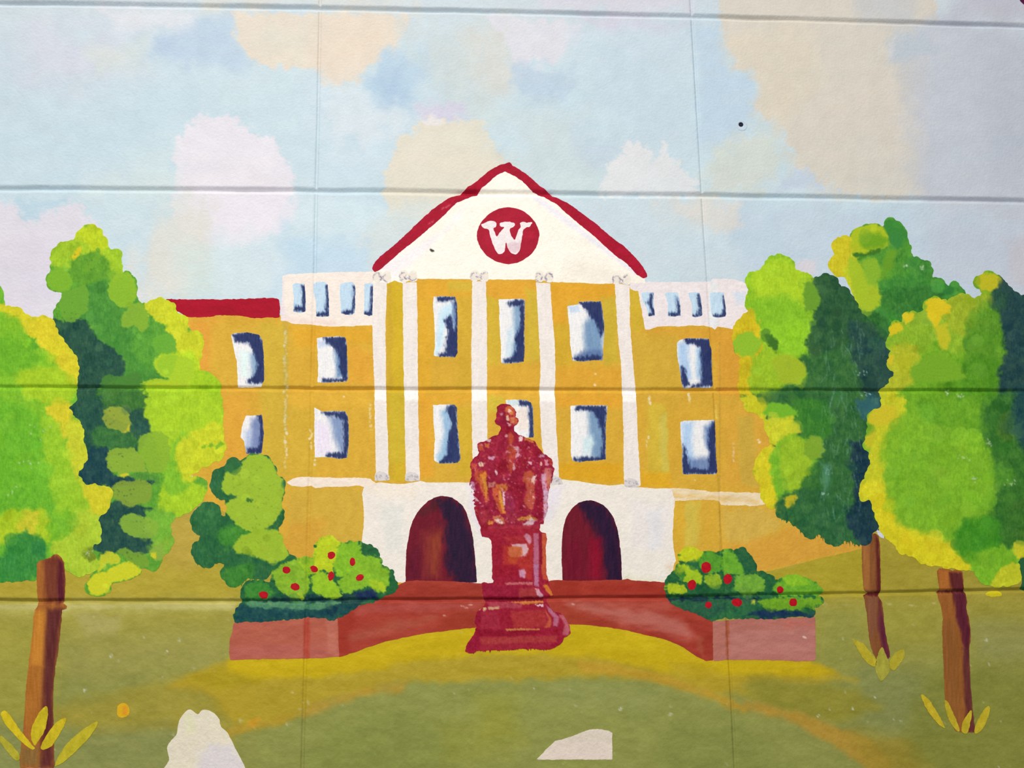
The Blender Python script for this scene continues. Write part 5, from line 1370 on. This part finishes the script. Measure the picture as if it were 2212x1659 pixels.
f = coat(P, CR, 1.3, 5, 3)
for s, c, so in [('T 700,1150 900,1060 880,1500 720,1500', (152, 20, 44), 6), ('T 900,1100 1450,1050 1450,1250 1000,1240', (170, 44, 50), 7), ('T 900,1260 1450,1240 1450,1659 900,1659', (180, 52, 44), 8),
                 ('T 1050,1240 1330,1235 1380,1320 1330,1440 1240,1470 1250,1300 1100,1290', (222, 196, 206), 4), ('T 1000,1300 1120,1270 1250,1290 1270,1430 1200,1480 1050,1480 1000,1420', (204, 112, 66), 5),
                 ('T 980,1480 1200,1490 1150,1580 1040,1600', (188, 76, 40), 5), ('T 1290,1090 1340,1035 1420,1090 1430,1200 1390,1250 1350,1180', (206, 150, 170), 4), ('T 1470,1040 1560,1040 1570,1659 1470,1659', (188, 116, 140), 5),
                 ('T 1570,1040 1640,1060 1630,1659 1580,1659', (132, 14, 40), 4), ('T 1625,1040 1710,1040 1700,1350 1715,1659 1630,1659', (206, 100, 54), 4), ('T 640,930 1560,930 1560,1020 700,1080', (160, 32, 52), 6),
                 ('U 720,0 1180,0 1200,200 900,220 740,200', (152, 20, 42), 6), ('U 1180,0 1450,0 1440,280 1300,250', (182, 52, 46), 6), ('U 1200,90 1300,80 1330,160 1300,240 1210,220', (208, 160, 190), 3.5),
                 ('U 940,330 1200,320 1450,320 1450,370 1200,360 960,370', (200, 120, 116), 4), ('U 1470,0 1560,0 1560,400 1480,380', (192, 132, 168), 4), ('U 1600,0 1700,0 1740,300 1640,260', (200, 90, 56), 4),
                 ('U 520,380 1200,400 1450,420 1200,600 560,590', (150, 26, 56), 5), ('U 1200,440 1500,420 1560,600 1200,610', (168, 60, 58), 6), ('U 1500,440 1560,450 1660,590 1600,610 1530,540', (224, 184, 198), 3),
                 ('U 1640,380 1720,350 1830,550 1790,590 1700,480', (214, 136, 44), 3.5), ('U 560,610 1650,600 1650,670 560,670', (110, 8, 30), 3), ('U 1000,680 1640,660 1650,700 1300,730 1100,700', (214, 140, 60), 4),
                 ('U 1480,735 1640,720 1650,770 1540,760', (240, 224, 230), 2), ('U 600,690 1000,690 1250,720 1250,800 700,800', (176, 72, 84), 6), ('U 640,780 840,770 820,810 650,830', (206, 180, 130), 3, ),
                 ('U 530,800 600,770 600,830 550,850', (220, 206, 140), 2), ('U 430,820 500,780 520,800 450,850', (220, 206, 140), 2), ('U 400,860 520,850 490,1050 400,1100', (140, 14, 46), 4), ('U 500,860 800,860 860,1180 500,1190', (160, 40, 60), 6),
                 ('U 800,850 1000,840 1090,1100 1000,1120 900,1120', (148, 22, 44), 5), ('U 1040,860 1680,820 1720,1150 1100,1150', (172, 54, 52), 7), ('U 1680,830 1800,1000 1780,1150 1660,1160 1740,1020', (196, 96, 56), 4),
                 ('U 1700,740 1780,800 1930,960 1920,1130 1830,1120 1840,980 1740,860', (190, 120, 146), 5), ('U 1930,920 2060,900 2140,1200 2100,1300 2000,1280 2040,1100', (192, 108, 118), 6), ('U 400,1180 900,1200 1640,1200 1640,1270 900,1320 440,1330', (140, 14, 42), 5),
                 ('U 940,1180 1300,1165 1580,1180 1580,1200 1200,1200 980,1210', (204, 146, 70), 2.5), ('U 480,1340 1000,1320 1900,1300 1900,1420 900,1460 500,1470', (172, 62, 58), 8), ('U 270,1400 480,1250 480,1560 300,1600', (150, 22, 52), 6),
                 ('U 480,1480 1800,1430 1760,1550 480,1580', (160, 36, 54), 7), ('U 1840,1180 1920,1190 1900,1260 1830,1240', (136, 10, 28), 3)]:
    f.spot(pts(s), c, so * .42, 1.2, 3.2, .82, len(s))
f.mottle(9, 5, 41, 1, 1, (1, .7, .7)).mottle(6, 2.5, 42)
f.bristles('U 240,1600 420,1590 700,1570 1100,1555 1400,1540 1700,1560', 50, 4, 8)
f.build('pedestal', 'dark', st, 8)
P = pts('S 795,300 790,250 850,205 940,188 1040,212 1110,270 1148,340 1135,430 1180,455 1196,520 1150,575 1110,600 1112,690 1170,740 1230,775 1290,790 1390,830 1480,865 1510,920 1560,1000 1600,1050 1650,1110 1700,1130 1760,1180 1810,1215 1822,1270 1820,1340 1860,1380 1835,1450 1820,1560 1795,1659 T 1780,80 1765,200 1735,320 1720,450 1735,560 1700,700 1660,800 1650,860 1590,860 1580,960 1300,950 900,960 700,950 530,960 490,960 500,920 450,820 400,690 385,600 372,520 345,440 360,340 310,290 335,220 290,140 300,60 330,0 S 325,1500 330,1400 298,1340 320,1260 345,1230 390,1165 440,1150 462,1080 430,980 436,920 500,895 590,870 660,810 720,785 820,755 850,700 870,640 850,600 780,560 752,500 780,450 775,380 795,340')
f = coat(P, (152, 28, 56), 1.3, 4, 5)
for s, c, so in [('S 800,240 930,195 960,260 940,330 850,330 800,300', (146, 24, 44), 3), ('S 960,240 1060,220 1130,300 1130,420 1160,500 1120,580 1050,560 1000,460 960,420 930,320', (198, 92, 60), 4), ('S 940,280 1000,230 1100,260 1050,300 980,320', (214, 110, 66), 3),
                 ('S 1005,290 1055,300 1055,350 1010,350', (244, 220, 206), 2), ('S 1040,340 1090,330 1080,390 1040,380', (222, 140, 60), 2), ('S 960,360 1000,350 1040,410 1100,400 1100,430 1000,440', (146, 30, 46), 3), ('S 970,400 990,395 1025,460 1020,500 990,500 960,470', (240, 212, 180), 2),
                 ('S 840,370 900,360 920,400 860,410', (206, 140, 156), 3), ('S 980,540 1050,545 1060,590 1000,600', (226, 180, 178), 3), ('S 1060,430 1110,430 1110,560 1050,540', (214, 130, 90), 4), ('S 1130,460 1190,480 1170,560 1130,560', (196, 100, 50), 3),
                 ('S 760,480 960,480 980,580 880,600 800,560', (146, 24, 54), 4), ('S 860,610 1110,600 1110,740 860,740', (150, 22, 46), 4), ('S 990,740 1060,720 1120,820 1060,960 1000,900', (198, 84, 54), 5), ('S 940,770 1000,760 990,800 950,800', (222, 160, 170), 2),
                 ('S 1200,780 1280,790 1260,860 1200,890 1195,830', (244, 226, 224), 3), ('S 1290,790 1470,870 1470,920 1380,880 1300,860', (206, 122, 50), 3), ('S 440,950 520,920 560,1040 480,1050', (196, 92, 56), 4), ('S 560,920 660,930 650,990 590,1000', (210, 120, 66), 3),
                 ('S 590,840 700,840 660,890 600,880', (230, 200, 206), 3), ('S 980,960 1100,960 1160,1100 1110,1350 1040,1500 1000,1300 980,1080', (188, 76, 52), 6), ('S 920,1060 1000,1060 1000,1250 900,1180', (172, 50, 66), 5),
                 ('S 1090,975 1190,970 1240,1060 1200,1150 1130,1180 1160,1060', (220, 172, 184), 4), ('S 1100,1240 1160,1250 1150,1380 1090,1420 1090,1320', (226, 176, 182), 3), ('S 1200,940 1500,930 1620,1110 1300,1180 1200,1100', (150, 24, 48), 6),
                 ('S 1060,1200 1500,1180 1480,1400 1180,1450', (146, 22, 46), 6), ('S 1370,1250 1450,1250 1440,1310 1390,1300', (226, 190, 206), 3), ('S 1590,1260 1620,1260 1630,1330 1590,1330', (236, 206, 180), 2), ('S 1670,1220 1730,1220 1740,1320 1690,1330', (220, 150, 176), 3),
                 ('S 1740,1190 1815,1220 1810,1320 1760,1310', (196, 76, 56), 3), ('S 1580,1120 1680,1130 1660,1170 1590,1170', (210, 150, 176), 3), ('S 630,1160 760,1160 730,1220 640,1210', (216, 170, 196), 3), ('S 760,1400 810,1390 800,1490 780,1490', (240, 226, 230), 1.6),
                 ('S 450,1270 520,1260 560,1340 480,1360', (238, 216, 180), 2.5), ('S 330,1280 420,1290 420,1400 320,1390', (196, 76, 56), 4), ('S 380,1420 600,1420 600,1500 470,1520 450,1659 400,1659', (198, 84, 56), 4), ('S 500,1450 580,1430 610,1500 560,1600 590,1659 480,1659 470,1540', (224, 140, 44), 3),
                 ('S 820,1240 950,1200 1000,1400 860,1500 760,1400', (146, 18, 42), 6), ('S 1680,1370 1780,1380 1800,1659 1620,1659', (206, 120, 110), 5), ('S 1620,1480 1700,1460 1690,1659 1600,1659', (206, 160, 190), 4), ('S 1290,1440 1450,1420 1480,1500 1400,1659 1260,1659', (192, 92, 56), 5),
                 ('S 1430,1540 1520,1500 1500,1580 1430,1659', (240, 214, 206), 3),
                 ('T 300,60 420,80 480,250 560,500 600,700 700,900 500,900 400,680', (150, 24, 52), 5), ('T 440,0 560,0 620,250 640,430 590,480 540,330 470,150', (204, 102, 58), 4), ('T 520,0 590,0 620,200 610,400 590,400', (222, 150, 50), 3),
                 ('T 300,100 380,90 400,250 320,250', (206, 160, 190), 4), ('T 345,330 440,410 470,450 400,440', (224, 180, 190), 3), ('T 640,100 760,100 740,200 640,200', (202, 130, 116), 4), ('T 760,140 960,120 1000,220 960,270 880,260 760,200', (204, 122, 52), 4),
                 ('T 700,200 850,180 880,400 950,680 860,680 780,500 720,330', (204, 96, 50), 4), ('T 820,250 880,260 900,450 950,670 900,670 850,480', (226, 158, 52), 3), ('T 920,330 1120,250 1180,450 1100,640 960,640 930,480', (152, 44, 76), 6),
                 ('T 905,280 935,270 935,600 925,600 905,400', (236, 206, 214), 1.8), ('T 1000,60 1340,100 1300,300 1280,600 1150,560 1050,300', (144, 18, 46), 6), ('T 1300,0 1500,60 1480,250 1500,420 1450,600 1370,600 1290,450 1340,250', (188, 88, 60), 5), ('T 1430,30 1500,0 1480,130 1430,100', (236, 196, 190), 3),
                 ('T 1450,350 1500,340 1490,400 1450,390', (230, 180, 186), 2), ('T 1500,100 1610,60 1640,300 1640,800 1500,760 1490,420', (148, 20, 48), 5), ('T 1615,0 1700,0 1720,260 1640,300', (216, 160, 186), 4), ('T 1650,260 1745,240 1740,500 1700,780 1650,800', (216, 186, 208), 4),
                 ('T 1700,0 1790,0 1760,250 1720,200', (206, 120, 90), 4), ('T 430,640 640,600 680,850 520,880', (170, 50, 64), 6), ('T 650,800 720,810 710,870 640,870', (222, 150, 50), 2.5), ('T 720,730 850,700 930,760 940,860 860,870 740,820', (206, 126, 84), 4), ('T 750,790 830,770 900,830 900,865 800,840', (244, 226, 216), 2.5),
                 ('T 1170,780 1250,730 1330,740 1380,690 1430,730 1540,770 1540,800 1480,810 1350,790 1200,810', (208, 146, 58), 3), ('T 1260,870 1380,810 1410,750 1480,800 1470,860 1400,920 1280,910', (226, 200, 206), 3), ('T 640,900 1560,880 1560,960 640,960', (166, 44, 58), 5),
                 ('T 500,900 640,880 640,1000 500,960', (150, 20, 40), 4), ('T 960,650 1160,640 1160,860 960,860', (158, 44, 66), 5)]:
    f.spot(pts(s), c, so * .38, 1.4, 3.0, .84, len(s))
rs = np.random.RandomState(21)
f.mottle(13, 9, 45, 1, 1.6, (1, .55, .6))
for k in range(420):                                          # stippled light and dark touches over the coat
    x, y = 1020 + 178 * rs.rand(), 955 + 175 * rs.rand()
    f.oval(x, y, 1.3 + 1.6 * rs.rand(), 1.2, [(216, 160, 180), (176, 60, 80), (126, 12, 40), (206, 110, 70)][k % 4], rs.rand() * 3, .8, .8, .5, k, 3)
f.mottle(9, 4, 43, 1, 1, (1, .7, .7)).mottle(7, 2.5, 44)
f.bristles('T 310,150 335,300 350,400 380,560', 14, 7, 9, cut=True, side=True)
f.build('seated_figure', 'dark', st, 9)

# ================================================================== CREAM SHAPES, CORNER, SCREW HOLE
P = pts('C 1190,1800 1225,1659 1262,1600 1250,1540 1255,1480 1300,1430 1325,1400 1330,1330 1350,1280 1400,1224 1440,1232 1478,1258 1500,1232 1530,1222 1600,1250 1640,1300 1650,1350 1700,1400 1750,1500 1800,1590 1830,1659 1880,1800')
f = coat(smooth(P, 2), (226, 216, 194), 1.1, 8)
f.spot(pts('C 1480,1560 1560,1480 1750,1500 1900,1800 1480,1800'), (220, 212, 212), 12, 5, 12)
f.spot(pts('C 1380,1260 1440,1250 1460,1380 1400,1400'), (222, 218, 182), 8, 4, 9)
f.mottle(3, 12, 51).mottle(2.5, 5, 52)
tag(f.build('painted_cream_shape', 'house', None, 1), 'lumpy two-humped cream painted shape rising from the bottom edge, left of centre', 'painted shape')
P = pts('L 200,1800 340,1660 430,1640 520,1605 600,1575 660,1570 740,1582 772,1600 768,1659 770,1800')
f = coat(P, (224, 208, 194), 1.1, 8)
f.spot(pts('L 340,1659 600,1590 760,1600 760,1659'), (216, 204, 186), 10, 4, 10)
f.mottle(3, 12, 53).mottle(2.5, 5, 54)
tag(f.build('painted_cream_shape', 'house', None, 1), 'flat wedge-shaped cream painted shape at the bottom edge below the pedestal', 'painted shape')
P = pts('P 2196,-30 2200,-6 2204,3 2209,8 2218,16 2240,40 2330,80 2400,-60 2260,-140')
f = coat(P, (84, 26, 66), 1.2, 6)
f.mottle(6, 8, 55)
tag(f.build('painted_corner_shape', 'dark', None, 1), 'dark maroon painted shape just entering at the top right corner', 'painted shape')


def screw_hole(px, py):
    X, Z = unproj(np.array([float(px)]), np.array([float(py)]))
    dpt = float(DEP[np.unravel_index(np.argmin((PX - px) ** 2 + (PY - py) ** 2), PX.shape)])
    root = thing('wall_plug', 'tiny round wall plug with a dark screw hole in the pale blue sky', 'wall plug', px, py)
    R, r = 0.0060, 0.0023
    sk = 0.0008
    A = np.linspace(0, 2 * np.pi, 48, endpoint=False)
    prof = [(R, 0.0), (R * .93, -0.00045), (R * .8, -0.00015), (r * 1.6, -0.00006), (r * 1.05, -0.00005), (r, 0.0002)]
    V, n = [], len(A)
    for q, (rr, dy) in enumerate(prof):
        k = max(0, (rr - r) / (R - r))
        V.append(np.stack([X[0] + rr * np.cos(A) + sk * 1.2 * k, 0 * A + dpt + dy, Z[0] + rr * np.sin(A) - sk * 1.6 * k], -1))
    F = []
    i = np.arange(n)
    j = (i + 1) % n
    for q in range(len(prof) - 1):
        F.append(np.stack([q * n + i, q * n + j, (q + 1) * n + j, (q + 1) * n + i], -1))
    Vv = np.concatenate(V)
    c = (np.array([196, 213, 226]) / 255.0) ** 2.2 / PAINT_GAIN
    emit('collar', Vv, np.tile(c, (len(Vv), 1)), {4: [np.concatenate(F)]}, 'wall', root)
    # the dark bore: a shallow cup seated in the plug
    V = [np.stack([X[0] + rr * np.cos(A), 0 * A + dpt + dy, Z[0] + rr * np.sin(A)], -1) for rr, dy in ((r * 1.12, -0.00012), (r * .9, -0.00004), (r * .5, -0.00002), (r * .05, -0.00001))]
    F = [np.stack([q * n + i, q * n + j, (q + 1) * n + j, (q + 1) * n + i], -1) for q in range(3)]
    Vv = np.concatenate(V)
    emit('bore', Vv, np.tile(np.array([.012, .014, .03]), (len(Vv), 1)), {4: [np.concatenate(F)]}, 'wall', root)['label'] = 'black screw hole'


screw_hole(1600.5, 269)
